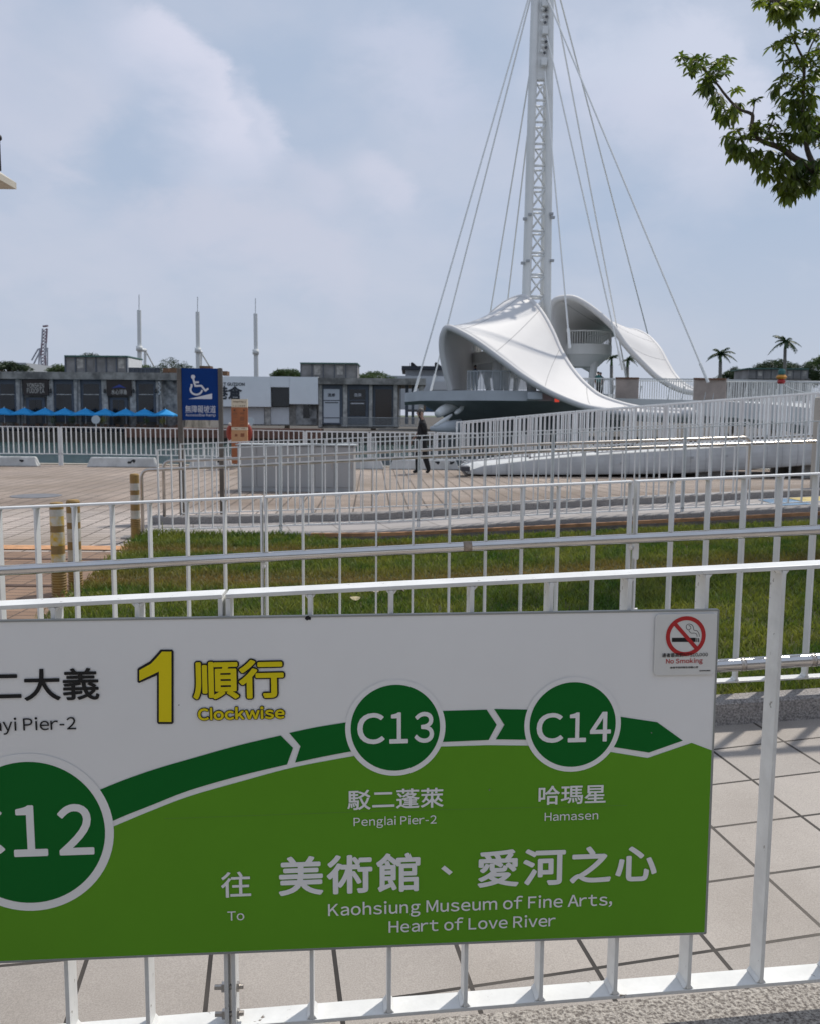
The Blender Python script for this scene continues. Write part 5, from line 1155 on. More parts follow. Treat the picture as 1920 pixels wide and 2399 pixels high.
# white-fronted building
b2_ = thing('white_building', 'low building with a white upper front and roller doors behind the orange board', 'building', (z1(1600, 960, YB).x, YB + .5, FZ))
WP = mat('white_cladding', (.80, .81, .82), .55, var=.03, vscale=.5); ROLL = mat('roller_door', (.62, .63, .64), .6, var=.05, vscale=.6)
part(z2, (-130, 748, 575, 1100), YB + .5, 12, 'wall', CONCRETE, b2_)
for r_ in ((-180, 745, 228, 963), (228, 745, 365, 822), (365, 748, 571, 945)): part(z2, r_, YB - .6, 1.0, 'cladding', WP, b2_)
part(z2, (229, 823, 364, 960), YB - .1, .5, 'window', DARKWIN, b2_)
for r_ in ((62, 967, 182, 1090), (230, 967, 362, 1092), (-120, 967, 40, 1090)): part(z2, r_, YB + .35, .15, 'roller_door', ROLL, b2_)
part(z2, (188, 965, 226, 1095), YB + .2, .3, 'pillar', CONC_LIGHT, b2_)
part(z2, (412, 946, 562, 1095), YB + .3, .2, 'mural_wall', mat('peeling_wall', (.10, .10, .10), .9, col2=(.45, .45, .44), vscale=.8, det=8), b2_)
part(z2, (465, 950, 508, 1045), YB + .22, .08, 'door', DARKWIN, b2_)
pl = Plane((z2(-180, 963, YB - .6).x, YB - .6, z2(0, 963, YB).z), (1, 0, 0), (0, 0, 1))
f2 = lambda x, y: (560 + x / 3.082, 640 + y / 3.082)
INKB = mat('wall_ink', (.03, .035, .045), .6)
o = letters(pl, 'PORT GUIDON', INKB, b2_, .03, bl=w8(700, 425), tr=w8(1168, 380), bold=.03, step=.002)
o = letters(pl, '港倉', INKB, b2_, .03, bl=w8(690, 640), tr=w8(1120, 440), bold=.03, step=.002)
# grey building on the right
b3_ = thing('grey_building', 'grey concrete shop building with a tall white poster left of the bridge', 'building', (z2(950, 1080, YB).x, YB, FZ))
part(z2, (572, 795, 1150, 1120), YB + .4, 12, 'wall', CONCRETE, b3_); part(z2, (572, 757, 1345, 803), YB - .6, 14, 'roof_slab', CONCRETE, b3_)
for xa, xb in ((578, 600), (752, 782), (940, 965), (1115, 1145), (1290, 1330)): part(z2, (xa, 800, xb, 1110), YB - .1, .5, 'column', CONC_LIGHT, b3_)
o = part(z2, (602, 806, 750, 1092), YB + .1, .3, 'poster_frame', FRAME, b3_); pq = part(z2, (613, 836, 727, 1080), YB + .05, .05, 'poster', mat('poster_white', (.55, .57, .6), .6), o)
pl = Plane((z2(613, 1080, YB).x, YB + .05, z2(613, 1080, YB).z), (1, 0, 0), (0, 0, 1))
letters(pl, '浪岸', INKB, pq, .02, bl=f2(642, 892), tr=f2(695, 866), bold=.02, step=.002)
sheet_poly(pl, [f2(*p) for p in ((613, 922), (727, 922), (727, 916), (613, 916))], INKB, pq, .02, 'poster_rule'); sheet_poly(pl, [f2(*p) for p in ((622, 938), (718, 938), (718, 931), (622, 931))], INKB, pq, .02, 'poster_rule'); sheet_poly(pl, [f2(*p) for p in ((613, 1047), (727, 1047), (727, 1041), (613, 1041))], INKB, pq, .02, 'poster_rule')
o = part(z2, (784, 806, 938, 1092), YB + .1, .3, 'window', FRAME, b3_); wq = part(z2, (800, 838, 915, 1030), YB + .05, .05, 'pane', DARKWIN, o)
pl2 = Plane((z2(800, 1030, YB).x, YB + .05, z2(800, 1030, YB).z), (1, 0, 0), (0, 0, 1)); SW2 = mat('window_lettering', (.5, .5, .52), .6)
letters(pl2, '浪岸', SW2, wq, .02, bl=f2(832, 892), tr=f2(885, 866), bold=.02, step=.002); sheet_poly(pl2, [f2(*p) for p in ((808, 944), (905, 944), (905, 936), (808, 936))], SW2, wq, .02, 'window_rule'); sheet_poly(pl2, [f2(*p) for p in ((800, 920), (915, 920), (915, 914), (800, 914))], FRAME, wq, .02, 'transom')
o = part(z2, (968, 812, 1115, 1100), YB + .2, .2, 'doorway', FRAME, b3_); part(z2, (985, 838, 1105, 1095), YB + .15, .05, 'pane', mat('brown_dark_glass', (.03, .022, .018), .15), o)
for xa, xb in ((1160, 1168), (1200, 1225), (1240, 1262)): part(z2, (xa, 803, xb, 1090), YB + 1, .3, 'porch_post', FRAME, b3_)
roof_house(z2, 447, 645, 852, 757, 5, YB + 3, b3_, 1)
# quay railing far side, on the right
mb = MB(); n = 0
fr = thing('quay_railing', 'grey railing along the far quay in front of the grey shop building', 'railing', z2(740, 1105, 96)); 
for x in range(740, 1285, 9): mb.tube([z2(x, 1105 if x < 1285 else 1105, 96), z2(x, 1042 + (x - 740) * .006, 96)], .028, 4)
mb.build('bar', mat('railing_grey', (.28, .29, .3), .6), fr)
mb = MB(); mb.tube([z2(738, 1042, 96), z2(1285, 1045, 96)], .045, 6); mb.tube([z2(738, 1102, 96), z2(1285, 1104, 96)], .045, 6); mb.build('rail', MATS['railing_grey'], fr)
# white terminal building behind
b4_ = thing('terminal_building', 'white building with a dark overhanging roof and black fins behind the cables', 'building', (z2(1350, 1000, 125).x, 125, FZ))
part(z2, (1200, 690, 1560, 1000), 125, 12, 'wall', mat('terminal_white', (.50, .52, .55), .6), b4_); part(z2, (1175, 670, 1560, 695), 123, 15, 'roof', mat('dark_roof', (.02, .025, .035), .6), b4_)
part(z2, (1060, 742, 1700, 985), 122, 2, 'lower_wall', mat('terminal_pale', (.46, .48, .50), .6), b4_)
for x in (1235, 1408):
    mb = MB(); q = [z2(*p, 124) for p in ((x, 672), (x + 50, 672), (x + 35, 660), (x + 22, 648), (x + 8, 641), (x, 650))]; mb.prism(q, (0, .5, 0)); mb.build('roof_fin', BLACK, b4_)
mb = MB(); q = [z2(x, y, 121) for x, y in ((1390, 842), (1415, 780), (1560, 782), (1560, 842))]; mb.prism(q, (0, 6, 0)); mb.build('porch_roof', mat('ribbed_roof', (.5, .5, .5), .5), b4_)
part(z2, (1330, 930, 1560, 1000), 112, 2, 'kiosk', mat('kiosk_blue', (.06, .12, .2), .6), b4_); part(z2, (1325, 880, 1345, 990), 111, .5, 'kiosk_post', mat('kiosk_wood', (.22, .16, .11), .8), b4_)
# building on the right behind the approach
b5_ = thing('roof_building', 'grey panelled roof house above the approach deck under dark trees', 'building', (z4(1400, 600, 105).x, 105, FZ))
part(z4, (1170, 598, 1660, 760), 105, 8, 'wall', CONCRETE, b5_); roof_house(z4, 1195, 518, 1640, 602, 8, 105, b5_)
# umbrellas with tables and chairs
UMB = mat('umbrella_blue', (.02, .33, .74), .6, var=.06, vscale=1, translucent=.12)
Yu = 97.2; uu = 0
def make_umbrella(loc, label):
    r_ = thing('umbrella', label, 'umbrella', loc, 'blue umbrellas along the far quay'); loc = V(loc)
    mb = MB(); mb.tube([loc, loc + V((0, 0, 2.5))], .03, 8); mb.build('pole', WHITE, r_)
    mb = MB(); apex = loc + V((0, 0, 2.62)); hw = 1.14; zc = 1.92; corners = [V((hw * sx_, hw * sy_, zc)) for sx_, sy_ in ((-1, -1), (1, -1), (1, 1), (-1, 1))]; ring = []
    for i in range(4):
        a, b_ = corners[i], corners[(i + 1) % 4]
        for k in range(4): q = a.lerp(b_, k / 4); q.z -= .07 * math.sin(math.pi * k / 4) * -1; ring.append(loc + q)
    low = [p - V((0, 0, .16)) for p in ring]; n_ = 16
    mb.add([apex] + ring + low, [(0, 1 + k, 1 + (k + 1) % n_) for k in range(n_)] + [(1 + k, 17 + k, 17 + (k + 1) % n_, 1 + (k + 1) % n_) for k in range(n_)]); mb.build('canopy', UMB, r_)
    mb = MB(); mb.ell(apex, (.05, .05, .09), 8, 6); mb.build('finial', WHITE, r_)
    mb = MB(); mb.box(loc - V((.3, .3, 0)), loc + V((.3, .3, .08))); mb.build('base', FRAME, r_); return r_
WOOD = mat('cafe_wood', (.14, .075, .045), .7, var=.15, vscale=3)
def make_table(loc, label):
    r_ = thing('cafe_table', label, 'table', loc, 'cafe tables under the umbrellas'); loc = V(loc)
    mb = MB(); mb.box(loc + V((-.4, -.4, .70)), loc + V((.4, .4, .74))); mb.build('table_top', WOOD, r_)
    for sx_, sy_ in ((-1, -1), (1, -1), (1, 1), (-1, 1)): mb = MB(); mb.box(loc + V((.34 * sx_ - .025, .34 * sy_ - .025, 0)), loc + V((.34 * sx_ + .025, .34 * sy_ + .025, .70))); mb.build('leg', FRAME, r_)
    return r_
def make_chair(loc, label):
    r_ = thing('cafe_chair', label, 'chair', loc, 'cafe chairs under the umbrellas'); loc = V(loc)
    mb = MB(); mb.box(loc + V((-.22, -.22, .42)), loc + V((.22, .22, .46))); mb.build('seat', WOOD, r_); mb = MB(); mb.box(loc + V((-.22, .18, .46)), loc + V((.22, .22, .88))); mb.build('backrest', WOOD, r_)
    for sx_, sy_ in ((-1, -1), (1, -1), (1, 1), (-1, 1)): mb = MB(); mb.box(loc + V((.2 * sx_ - .02, .2 * sy_ - .02, 0)), loc + V((.2 * sx_ + .02, .2 * sy_ + .02, .42))); mb.build('leg', FRAME, r_)
    return r_
labs = ['cut by the left frame edge', 'below the cream lettered signboard', 'below the leftmost full window', 'between two dark windows', 'sixth from the blue ramp sign', 'in front of the second signboard', 'below the signboard with the blue wave', 'below the last dark window', 'nearest the blue ramp sign']
xs_ = [25, 155, 285, 410, 540, 665, 795, 915, 1045]; labs[2], labs[3], labs[4] = 'right of the cream lettered signboard', 'fourth from the left frame edge', 'in the middle of the row'
u0 = t0 = c0_ = None
for i, x in enumerate(xs_):
    p = z1(x, 838, Yu); loc = V((p.x, Yu, FZ)); lab = 'blue square cafe umbrella ' + labs[i]
    u0_ = make_umbrella(loc, lab) if i == 0 else dup(u0, loc, lab); u0 = u0 or u0_
    lt = loc + V((.65, -.2, 0)); lab = 'wooden cafe table under the blue umbrella ' + labs[i]; q = make_table(lt, lab) if i == 0 else dup(t0, lt, lab); t0 = t0 or q
    for k, dx in enumerate((-.62, .62)):
        lc = lt + V((dx, .3 * (k - .5), 0)); lab = ('left', 'right')[k] + ' cafe chair under the blue umbrella ' + labs[i]; q = make_chair(lc, lab) if c0_ is None else dup(c0_, lc, lab); c0_ = c0_ or q
for i, (x, y) in enumerate(((605, 925), (1580, 937))):
    rs = thing('round_sign', ['white round sign on a post before the blue umbrellas', 'white round sign on a post right of the orange board'][i], 'sign', z1(x, 985, FQ + .3), 'white round signs on the far quay')
    c = z1(x, y, FQ + .3); mb = MB(); n = 24; mb.prism([c + V((.46 * math.cos(2 * math.pi * k / n), 0, .46 * math.sin(2 * math.pi * k / n))) for k in range(n)], (0, .05, 0)); mb.build('disc', mat('disc_white', (.60, .62, .63), .5), rs)
    mb = MB(); mb.tube([V((c.x, FQ + .38, FZ)), V((c.x, FQ + .38, c.z))], .05, 8); mb.build('post', WHITE, rs)

# masts of the pavilion behind, crane
def tower_mast(xl, xr, ytop, yknob, tip, lab, arm):
    Y = 140; r_ = thing('mast', lab, 'mast', V((z1((xl + xr) / 2, 600, Y).x, Y, FZ)), 'white masts behind the warehouses')
    MW = mat('mast_white', (.66, .67, .66), .5); MG = mat('mast_grey', (.44, .46, .47), .5)
    xm = (xl + xr) / 2; a, b_ = z1(xm, ytop, Y), z1(xm + 6, 690, Y); wr_ = (z1(xr, 0, Y).x - z1(xl, 0, Y).x) / 2 * 1.15
    mb = MB(); mb.tube([b_, z1(xm + 3, yknob, Y)], wr_ * 1.15, 14); mb.tube([z1(xm + 3, yknob, Y), a], wr_, 14); mb.build('shaft', MW, r_)
    mb = MB(); mb.tube([z1(xm + 2, yknob + 15, Y - .3), z1(xm + 2, yknob - 15, Y - .3)], wr_ * 1.6, 12); mb.build('collar', MW, r_, smooth=True)
    mb = MB(); mb.tube([a, z1(xm, tip, Y)], .06, 6); mb.build('antenna', MG, r_)
    if arm:
        mb = MB(); c = z1(xm + arm, yknob + 12, Y + 2); mb.tube([z1(xm, yknob + 6, Y), c], wr_ * .9, 10); mb.tube([c, z1(xm + arm - 6, 690, Y + 2)], wr_ * .7, 10); mb.build('side_strut', MW, r_)
        mb = MB(); mb.tube([c, z1(xm + arm + 55, 590, Y + 4)], .12, 6); mb.build('stay', MW, r_)
tower_mast(868, 890, 233, 475, 135, 'white mast with a side strut, leftmost of the three', 40)
tower_mast(1238, 1260, 243, 487, 148, 'white mast rising behind the blue ramp sign, middle of the three', 22)
tower_mast(1604, 1626, 255, 497, 158, 'white mast rising behind the white-fronted building, rightmost of the three', 0)
Yc2 = 420
cr = thing('harbour_crane', 'haze-tinted red and white harbour crane with raised boom far behind the warehouse', 'crane', V((z1(270, 620, Yc2).x, Yc2, -.5)))
CR, CW = mat('crane_red_haze', (.26, .20, .23), .7), mat('crane_white_haze', (.42, .43, .47), .7)  # distance haze is mixed into these crane colours
bx = [(275, 600), (272, 520), (278, 440), (283, 350)]
for s_ in (-13, 14):
    for i, ((xa, ya), (xb, yb_)) in enumerate(zip(bx, bx[1:])):
        mb = MB(); mb.tube([z1(xa + s_, ya, Yc2), z1(xb + s_, yb_, Yc2)], .42, 6); mb.build('boom', (CW, CR, CW)[i] if s_ < 0 else (CR, CW, CR)[i], cr)
mb = MB()
for k in range(12):
    y = 600 - k * 21; xm = 275 + (600 - y) * .032; mb.tube([z1(xm - 13, y, Yc2), z1(xm + 15, y - 21, Yc2)], .22, 5); mb.tube([z1(xm - 13, y, Yc2), z1(xm + 15, y, Yc2)], .22, 5)
mb.tube([z1(272, 335, Yc2), z1(303, 332, Yc2)], .5, 6); mb.build('boom_bracing', CR, cr)
mb = MB()
for a, b_ in (((240, 480), (275, 470)), ((240, 480), (200, 550)), ((262, 475), (205, 590)), ((250, 480), (245, 600)), ((300, 600), (300, 470)), ((200, 600), (305, 600))): mb.tube([z1(*a, Yc2), z1(*b_, Yc2)], .36, 6)
mb.build('portal_frame', CW, cr)
part(z1, (100, 565, 165, 625), 300, 30, 'far_tower', mat('far_building', (.42, .44, .46), .8), thing('distant_building', 'pale distant building left of the harbour crane', 'building', (z1(130, 620, 300).x, 300, -.5)))
# beige roof slab at the left edge
Yk = 14
ca = thing('shelter_roof', 'beige flat roof edge of a shelter reaching in at the left frame edge', 'shelter', (at(-220, 420, Yk).x, Yk, 0))
a = at(39, 443, Yk); b_ = at(39, 428, Yk); mb = MB()
prof = [(a.x, a.z), (a.x, b_.z), (at(0, 402, Yk).x, at(0, 402, Yk).z), (a.x - 3.5, at(0, 402, Yk).z + .9), (a.x - 3.5, a.z)]
mb.prism([(x, Yk, z) for x, z in prof][::-1], (0, -2.6, 0)); mb.build('roof', mat('beige_slab', (.52, .48, .40), .75, var=.06, vscale=3), ca)
for yy in (Yk - .5, Yk - 2.1): mb = MB(); mb.tube([(a.x - 2.0, yy, 0), (a.x - 2.0, yy, a.z + .05)], .11, 14); mb.build('column', STEEL_DULL, ca, smooth=True)
mb = MB(); q = at(-3, 322, Yk - .05); mb.tube([(q.x, q.y, at(0, 402, Yk).z), q], .02, 8); mb.ell(q, (.05, .05, .05), 8, 6); mb.build('roof_lamp', BLACK, ca)
# added unseen wall and roof behind the camera, limiting sky light on the sign
sh = thing('added_sky_blocker', 'added wall and flat roof out of view that block sky light from the route sign', 'shelter', (0, -2.6, 0))
mb = MB(); mb.box((-7, -2.8, 0), (7, -2.6, 3.0)); mb.build('blocker_wall', mat('blocker_wall_grey', (.60, .60, .58), .6, var=.15, vscale=2), sh)
mb = MB(); mb.box((-7.3, -3.2, 3.002), (7.3, -1.4, 3.15)); mb.build('roof', mat('blocker_roof_grey', (.25, .25, .25), .6, var=.1, vscale=2), sh)
for x in (-6, -2, 2, 6): mb = MB(); mb.tube([(x, -1.3, 0), (x, -1.3, 3.0)], .06, 12); mb.build('column', STEEL_DULL, sh, smooth=True)

# ------------------------------------------------------------------ trees
def leafcloud(mb, blobs, n, size, rnd, flat=.0):
    tot = sum(b[1][0] * b[1][2] for b in blobs)
    for c, r_ in blobs:
        k = int(n * r_[0] * r_[2] / tot)
        for _ in range(k):
            d = V((rnd.gauss(0, 1), rnd.gauss(0, 1), rnd.gauss(0, 1))).normalized() * (rnd.random() ** .4); p = V(c) + V((d.x * r_[0], d.y * r_[1], d.z * r_[2]))
            u = V((rnd.gauss(0, 1), rnd.gauss(0, 1), rnd.gauss(0, .6))).normalized(); v_ = u.cross(V((rnd.gauss(0, 1), rnd.gauss(0, 1), rnd.gauss(0, 1)))).normalized(); s_ = size * (.6 + .8 * rnd.random())
            mb.add([p - u * s_, p + v_ * s_ * .125, p + u * s_, p - v_ * s_ * .125], [(0, 1, 2, 3)])
TREES = [mat('foliage_dark', (.025, .045, .018), .6, col2=(.05, .085, .028), vscale=.5, translucent=.25, rand=.3), mat('foliage_mid', (.045, .085, .022), .6, col2=(.09, .14, .035), vscale=.5, translucent=.3, rand=.3)]
def far_tree(conv, xa, xb, yt_, yb_, Y, m, lab, seed, n=1500, size=.30, gap=.5, ground=FZ, group='trees behind the quay buildings'):
    rnd = random.Random(seed); base = conv((xa + xb) / 2, yb_, Y); root = thing('tree', lab, 'tree', V((base.x, Y, ground)), group)
    x0, x1 = conv(xa, 0, Y).x, conv(xb, 0, Y).x; zt, zb2 = conv(0, yt_, Y).z, conv(0, yb_, Y).z; W_2 = x1 - x0; blobs = []; nb = 9
    for i in range(nb):
        f = (i + .5) / nb; hh = math.sin(math.pi * min(.93, max(.07, f))) ** .6 * (.65 + .35 * rnd.random()); r_ = W_2 * (.09 + .07 * rnd.random()) + .25
        zc_ = zb2 + (zt - zb2) * hh * .8; blobs.append(((x0 + W_2 * f, Y + rnd.uniform(-1, 1) * W_2 * .2, zc_), (r_, r_, max(.4, (zt - zb2) * .24)))); blobs.append(((x0 + W_2 * f + rnd.uniform(-.5, .5), Y + rnd.uniform(-1, 1) * W_2 * .25, zb2 + (zt - zb2) * hh * .35), (r_, r_, max(.4, (zt - zb2) * .3))))
    mb = MB(); leafcloud(mb, blobs, int(n * 1.9), size, rnd); mb.build('crown', m, root)
    tb = MB(); xm = (x0 + x1) / 2; tb.tube([(xm, Y, ground), (xm + .2, Y, (ground + zb2) / 2), (xm, Y, zb2 + (zt - zb2) * .4)], [.38, .28, .12], 8)
    for c, _ in blobs[::3]: tb.tube([(xm, Y, zb2 - .3), V(c)], [.15, .04], 6)
    tb.build('trunk', BARK, root)
far_tree(z1, -90, 150, 548, 615, 130, TREES[0], 'dark rounded tree at the left frame edge above the warehouse roof', 1)
far_tree(z1, 480, 640, 498, 560, 125, TREES[0], 'dark tree top peeking over the panelled roof house', 2, 600)
far_tree(z1, 285, 410, 568, 625, 125, TREES[1], 'low bright tree left of the panelled roof house', 3, 500)
far_tree(z1, 970, 1200, 515, 630, 128, TREES[0], 'loose open tree between the left and middle white masts', 4, 900, .26)
far_tree(z1, 860, 960, 565, 625, 126, TREES[1], 'small tree at the foot of the leftmost white mast', 14, 300)
far_tree(z2, 235, 445, 688, 750, 125, TREES[1], 'bright green tree behind the white-fronted building', 5, 1200)
far_tree(z2, 845, 1105, 695, 775, 122, TREES[1], 'wide feathery tree behind the grey shop building', 6, 1100)
far_tree(z4, 1010, 1235, 498, 610, 118, TREES[0], 'dark bushy tree left of the roof house on the right', 7, 1500)
far_tree(z4, 1262, 1600, 425, 530, 122, TREES[0], 'flat-topped dark tree behind the tall palm on the right', 8, 1500)
far_tree(z4, 1560, 1760, 445, 620, 112, TREES[0], 'dark tree mass at the right frame edge above the deck', 9, 1800)
far_tree(z4, 1690, 1850, 400, 500, 116, TREES[1], 'taller tree cut by the right frame edge', 10, 800)
PALM = mat('palm_frond', (.02, .05, .02), .55, col2=(.045, .085, .03), vscale=.8, translucent=.2); PTR = mat('palm_trunk', (.16, .15, .13), .9, var=.2, vscale=3)
def palm(conv, x, yc, yb_, Y, fr_, lab, seed, ground=FZ):
    rnd = random.Random(seed); c = conv(x, yc, Y); root = thing('palm_tree', lab, 'palm tree', V((c.x, Y, ground)), 'palms behind the bridge'); fr_ = (conv(fr_, 0, Y).x - conv(0, 0, Y).x)
    mb = MB(); mb.tube([(c.x + .25, Y, ground), (c.x + .12, Y, (ground + c.z) / 2), (c.x, Y, c.z - .8)], [.24, .19, .17], 10); mb.build('trunk', PTR, root, smooth=True)
    mb = MB(); mb.tube([(c.x, Y, c.z - .9), (c.x, Y, c.z)], [.17, .10], 10); mb.build('crownshaft', mat('crownshaft_green', (.07, .12, .04), .5), root, smooth=True)
    for k in range(13):
        a = 2 * math.pi * k / 13 + rnd.uniform(-.2, .2); el = rnd.uniform(-.1, 1.15); ln = fr_ * rnd.uniform(.85, 1.1); pts = []
        for i in range(9):
            s_ = i / 8; dz = math.sin(el) * s_ * ln - .85 * ln * s_ ** 2 * (.55 + .3 * math.cos(el)); pts.append(c + V((math.cos(a) * math.cos(el * .7) * s_ * ln, math.sin(a) * math.cos(el * .7) * s_ * ln, dz)))
        mb = MB(); mb.tube(pts, [.045 * (1 - i / 9) + .01 for i in range(9)], 5)
        for i in range(1, 9):
            for sub in (0, .5):
                p = pts[i - 1].lerp(pts[i], sub); d = (pts[i] - pts[i - 1]).normalized(); sd_ = d.cross(V((0, 0, 1))).normalized()
                for s_ in (-1, 1):
                    L_ = ln * .26 * math.sin(math.pi * (i / 9) ** .7 * .9 + .2); tip = p + sd_ * s_ * L_ * .75 + d * L_ * .5 - V((0, 0, L_ * rnd.uniform(.35, .75))); w_ = d * ln * .05; mb.add([p - w_, p + w_, tip], [(0, 1, 2)])
        mb.build('frond', PALM, root)
palm(z4, 982, 415, 600, 92, 125, 'palm with drooping fronds right of the bridge mast cables', 21)
palm(z4, 1468, 320, 520, 100, 125, 'tallest palm above the dark trees on the right', 22)
palm(z4, 165, 445, 590, 96, 75, 'small palm just right of the viewing platform', 23)
palm(z4, 285, 455, 590, 99, 75, 'small palm partly behind a cable under the far shell roof', 24)
# near tree reaching in at the top right
LEAF = mat('near_leaf', (.045, .085, .012), .42, col2=(.16, .20, .025), vscale=2.2, translucent=.55, rand=.35)
rnd = random.Random(5); YN = 8.6
nt_ = thing('tree', 'near tree whose leafy branches reach in at the upper right corner', 'tree', (7.6, 12.4, g(7.6, 12.4)))
def NP(x, y, dy=0): return z6(x, y, YN + dy)
end = NP(1700, 1790)
trb = MB(); trb.tube([(7.6, 12.4, 0), (7.5, 12.2, 2.4), (7.1, 11.6, 4.6), (6.9, 11.0, 6.5), (6.8, 10.8, 9.0)], [.24, .20, .16, .12, .05], 14); trb.build('trunk', BARK, nt_, smooth=True)
bl_ = [[(7.15, 11.7, 4.3), (5.8, 10.2, 4.6), tuple(end)] + [tuple(NP(*p)) for p in ((1552, 1740), (1400, 1650), (1300, 1600), (1150, 1490), (960, 1420), (850, 1310))],
       [tuple(NP(*p)) for p in ((850, 1310), (872, 1180), (845, 1140), (720, 1090), (590, 950), (500, 830), (330, 640))],
       [tuple(NP(1500, 1690)), tuple(NP(1420, 1500, .2)), tuple(NP(1380, 1200, .3)), tuple(NP(1385, 900, .3)), tuple(NP(1390, 640, .2)), tuple(NP(1335, 500, .1)), tuple(NP(1270, 370))],
       [(6.9, 11.0, 6.4), tuple(NP(1800, -100, .6)), tuple(NP(1400, -60, .3)), tuple(NP(1150, 10)), tuple(NP(940, -20))],
       [tuple(NP(870, 1160)), tuple(NP(885, 1080)), tuple(NP(890, 1010))], [tuple(NP(1390, 640, .2)), tuple(NP(1480, 420)), tuple(NP(1560, 300))], [tuple(NP(960, 1420)), tuple(NP(800, 1400)), tuple(NP(640, 1400))],
       [tuple(NP(1330, 1600)), tuple(NP(1290, 1750)), tuple(NP(1260, 1850))], [tuple(NP(1000, 1400)), tuple(NP(1050, 1280)), tuple(NP(1090, 1180))]]
rs_ = [[.12, .08, .05, .038, .034, .030, .026, .020, .016], [.02, .018, .016, .013, .012, .010, .006], [.03, .024, .02, .018, .014, .010, .006], [.08, .05, .035, .022, .008], [.008, .006, .004], [.010, .008, .005], [.012, .008, .005], [.012, .010, .006], [.010, .008, .005]]
for b_, r_ in zip(bl_, rs_):
    q = smooth_px(b_, 4); rr2 = []
    for i in range(len(q)): s_ = i / 4; k = min(int(s_), len(r_) - 2); rr2.append(r_[k] + (r_[k + 1] - r_[k]) * (s_ - k))
    mb = MB(); mb.tube(q, rr2, 8); mb.build('branch', BARK, nt_, smooth=True)
lf = MB()
def leaf(p, d, ln, wd):
    d = V(d).normalized(); s_ = d.cross(V((rnd.gauss(0, .4), rnd.gauss(0, .4), 1))).normalized(); n_ = s_.cross(d); pts = []; N_ = 5
    for i in range(N_ + 1):
        u = i / N_; w_ = wd * math.sin(math.pi * (.06 + .94 * u) ** 1.25) if u < 1 else 0.0; c = p + d * ln * u - V((0, 0, ln * .30 * u * u))
        pts += [c - s_ * w_ + n_ * w_ * .25, c, c + s_ * w_ + n_ * w_ * .25]
    lf.add(pts, [(i * 3 + j, i * 3 + j + 1, i * 3 + j + 4, i * 3 + j + 3) for i in range(N_) for j in (0, 1)])
def whorl(p, n_, up_, ln):
    for k in range(n_):
        a = 2 * math.pi * k / n_ + rnd.uniform(-.3, .3); e_ = rnd.uniform(*up_) + rnd.gauss(0, .25); leaf(p, (math.cos(a) * math.cos(e_), math.sin(a) * math.cos(e_), math.sin(e_)), ln * rnd.uniform(.75, 1.15), ln * rnd.uniform(.15, .20))
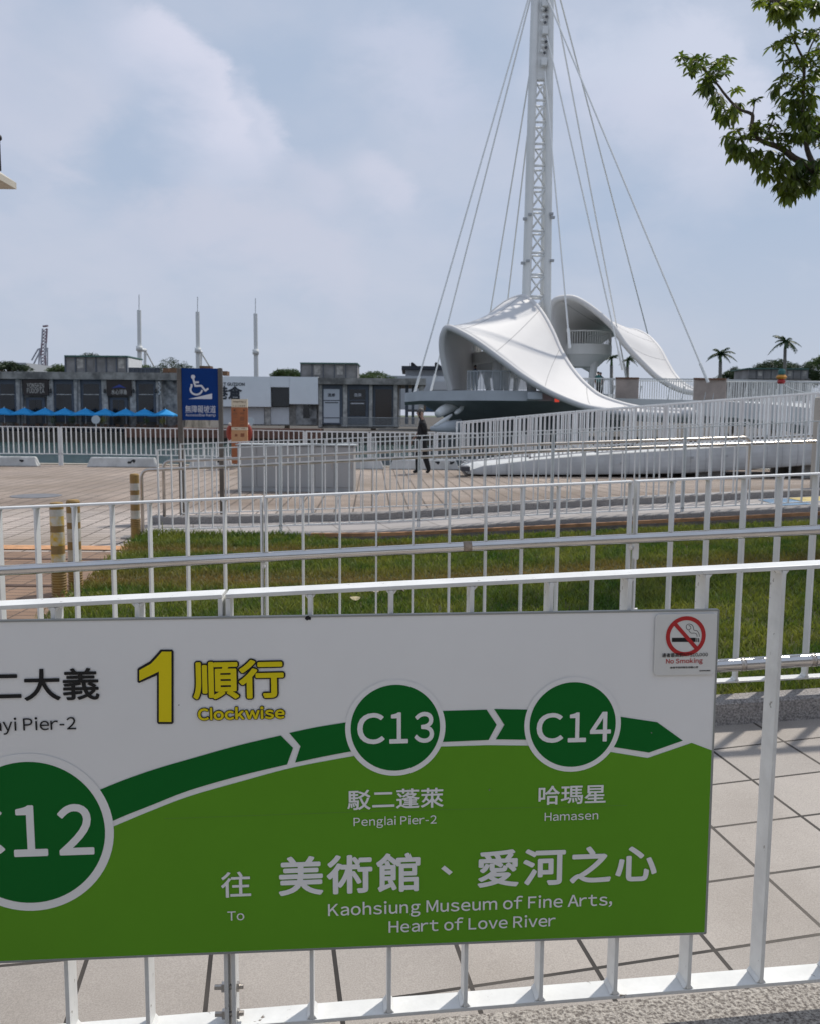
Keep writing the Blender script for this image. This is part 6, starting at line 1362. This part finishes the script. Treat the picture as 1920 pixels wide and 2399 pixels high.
clusters = [(330, 620, 190, 70, 11, 0), (230, 680, 90, 60, 4, 0), (470, 720, 150, 100, 10, 0), (560, 620, 90, 50, 4, 0), (400, 830, 90, 70, 6, -1), (520, 960, 60, 60, 4, -1), (600, 1120, 80, 70, 5, -1), (690, 1080, 60, 60, 4, -1), (880, 1010, 35, 20, 2, 0), (700, 920, 60, 20, 2, 0),
            (620, 1430, 70, 60, 4, -1), (760, 1350, 90, 60, 6, 0), (760, 1480, 110, 80, 8, -1), (900, 1280, 60, 50, 4, 0), (1000, 1300, 120, 70, 8, 0), (1100, 1180, 50, 25, 2, 0), (1100, 1380, 140, 90, 10, 0), (950, 1560, 120, 80, 8, -1), (1000, 1680, 90, 80, 6, -1), (1180, 1600, 120, 100, 9, -1),
            (1250, 1780, 120, 100, 12, -1), (1240, 1920, 70, 70, 8, -1), (1360, 1800, 100, 90, 10, -1), (1450, 1700, 110, 110, 10, -1), (1540, 1780, 60, 80, 5, -1),
            (1330, 1100, 80, 130, 12, -1), (1380, 1280, 90, 120, 13, -1), (1460, 1050, 80, 120, 9, -1), (1310, 900, 90, 60, 6, 0), (1420, 850, 110, 80, 8, 0), (1180, 1000, 30, 60, 2, -1), (1160, 760, 80, 60, 4, 0), (1260, 620, 80, 60, 6, 0), (1420, 600, 120, 70, 8, 0), (1520, 700, 60, 100, 6, 0), (1130, 470, 80, 60, 4, 0), (1220, 420, 80, 50, 4, 0), (1360, 360, 80, 40, 3, 0), (1500, 320, 70, 60, 5, 0), (1540, 480, 40, 90, 4, 0), (1110, 860, 50, 40, 2, -1),
            (950, 0, 60, 30, 4, 0), (1090, 30, 60, 50, 6, -1), (1180, 80, 80, 60, 8, -1), (1260, 130, 70, 60, 8, -1), (1110, 140, 40, 40, 2, -1), (1300, 20, 100, 50, 8, 0), (1430, 0, 70, 40, 5, 0), (1520, 40, 50, 40, 5, -1), (1540, 1250, 40, 60, 4, -1), (1520, 1400, 60, 70, 5, 0)]
tw = MB()
for (x, y, rx, ry, n_, droop) in clusters:
    for _ in range(int(n_ * 1.5 + .5)):
        p = NP(x + rx * rnd.uniform(-1, 1), y + ry * rnd.uniform(-1, 1), rnd.uniform(-.35, .45)); c = NP(x, y, .05)
        whorl(p, rnd.randint(5, 8), (-.35, .5) if droop == 0 else (-1.2, -.25), .084 if droop == 0 else .10); q = p.lerp(c, .75) + V((0, 0, .02)); tw.tube([p, q], .0028, 4)
for k in range(130):                 # the rest of the crown above and to the right of the frame
    p = V((rnd.gauss(8.2, .9), rnd.gauss(11.8, 1.0), rnd.gauss(8.2, .9))); whorl(p, 7, (-.9, .4), .13)
for k in range(230):
    p = V((rnd.gauss(6.9, .75), rnd.gauss(10.8, .9), rnd.gauss(8.6, .55)))
    if p.x / p.y > .50: whorl(p, 7, (-.9, .4), .13)
lf.build('leaves', LEAF, nt_, smooth=True); tw.build('twigs', BARK, nt_)
# small shrubs on the far quay and extra quay clutter
for i, (x, y) in enumerate(((655, 928), (1028, 938), (335, 925), (455, 925), (925, 930))):
    c = z1(x, y, 96.2); r_ = thing('potted_shrub', ['yellow-green potted shrub beside the white round sign', 'yellow-green potted shrub near the last blue umbrella', 'potted shrub under the third blue umbrella', 'potted shrub under the fourth blue umbrella', 'potted shrub under the eighth blue umbrella'][i], 'plant', V((c.x, 96.2, FZ)), 'potted shrubs on the far quay')
    rn = random.Random(i); mb = MB(); leafcloud(mb, [(c, (.38, .38, .45))], 160, .13, rn); mb.build('foliage', mat('shrub_yellow', (.22, .22, .03), .6, translucent=.2) if i < 2 else TREES[1], r_)
    mb = MB(); mb.lathe((c.x, 96.2, FZ), [(.2, 0), (.3, .5), (.3, .55)], 12); mb.build('pot', BROWNBOARD, r_)
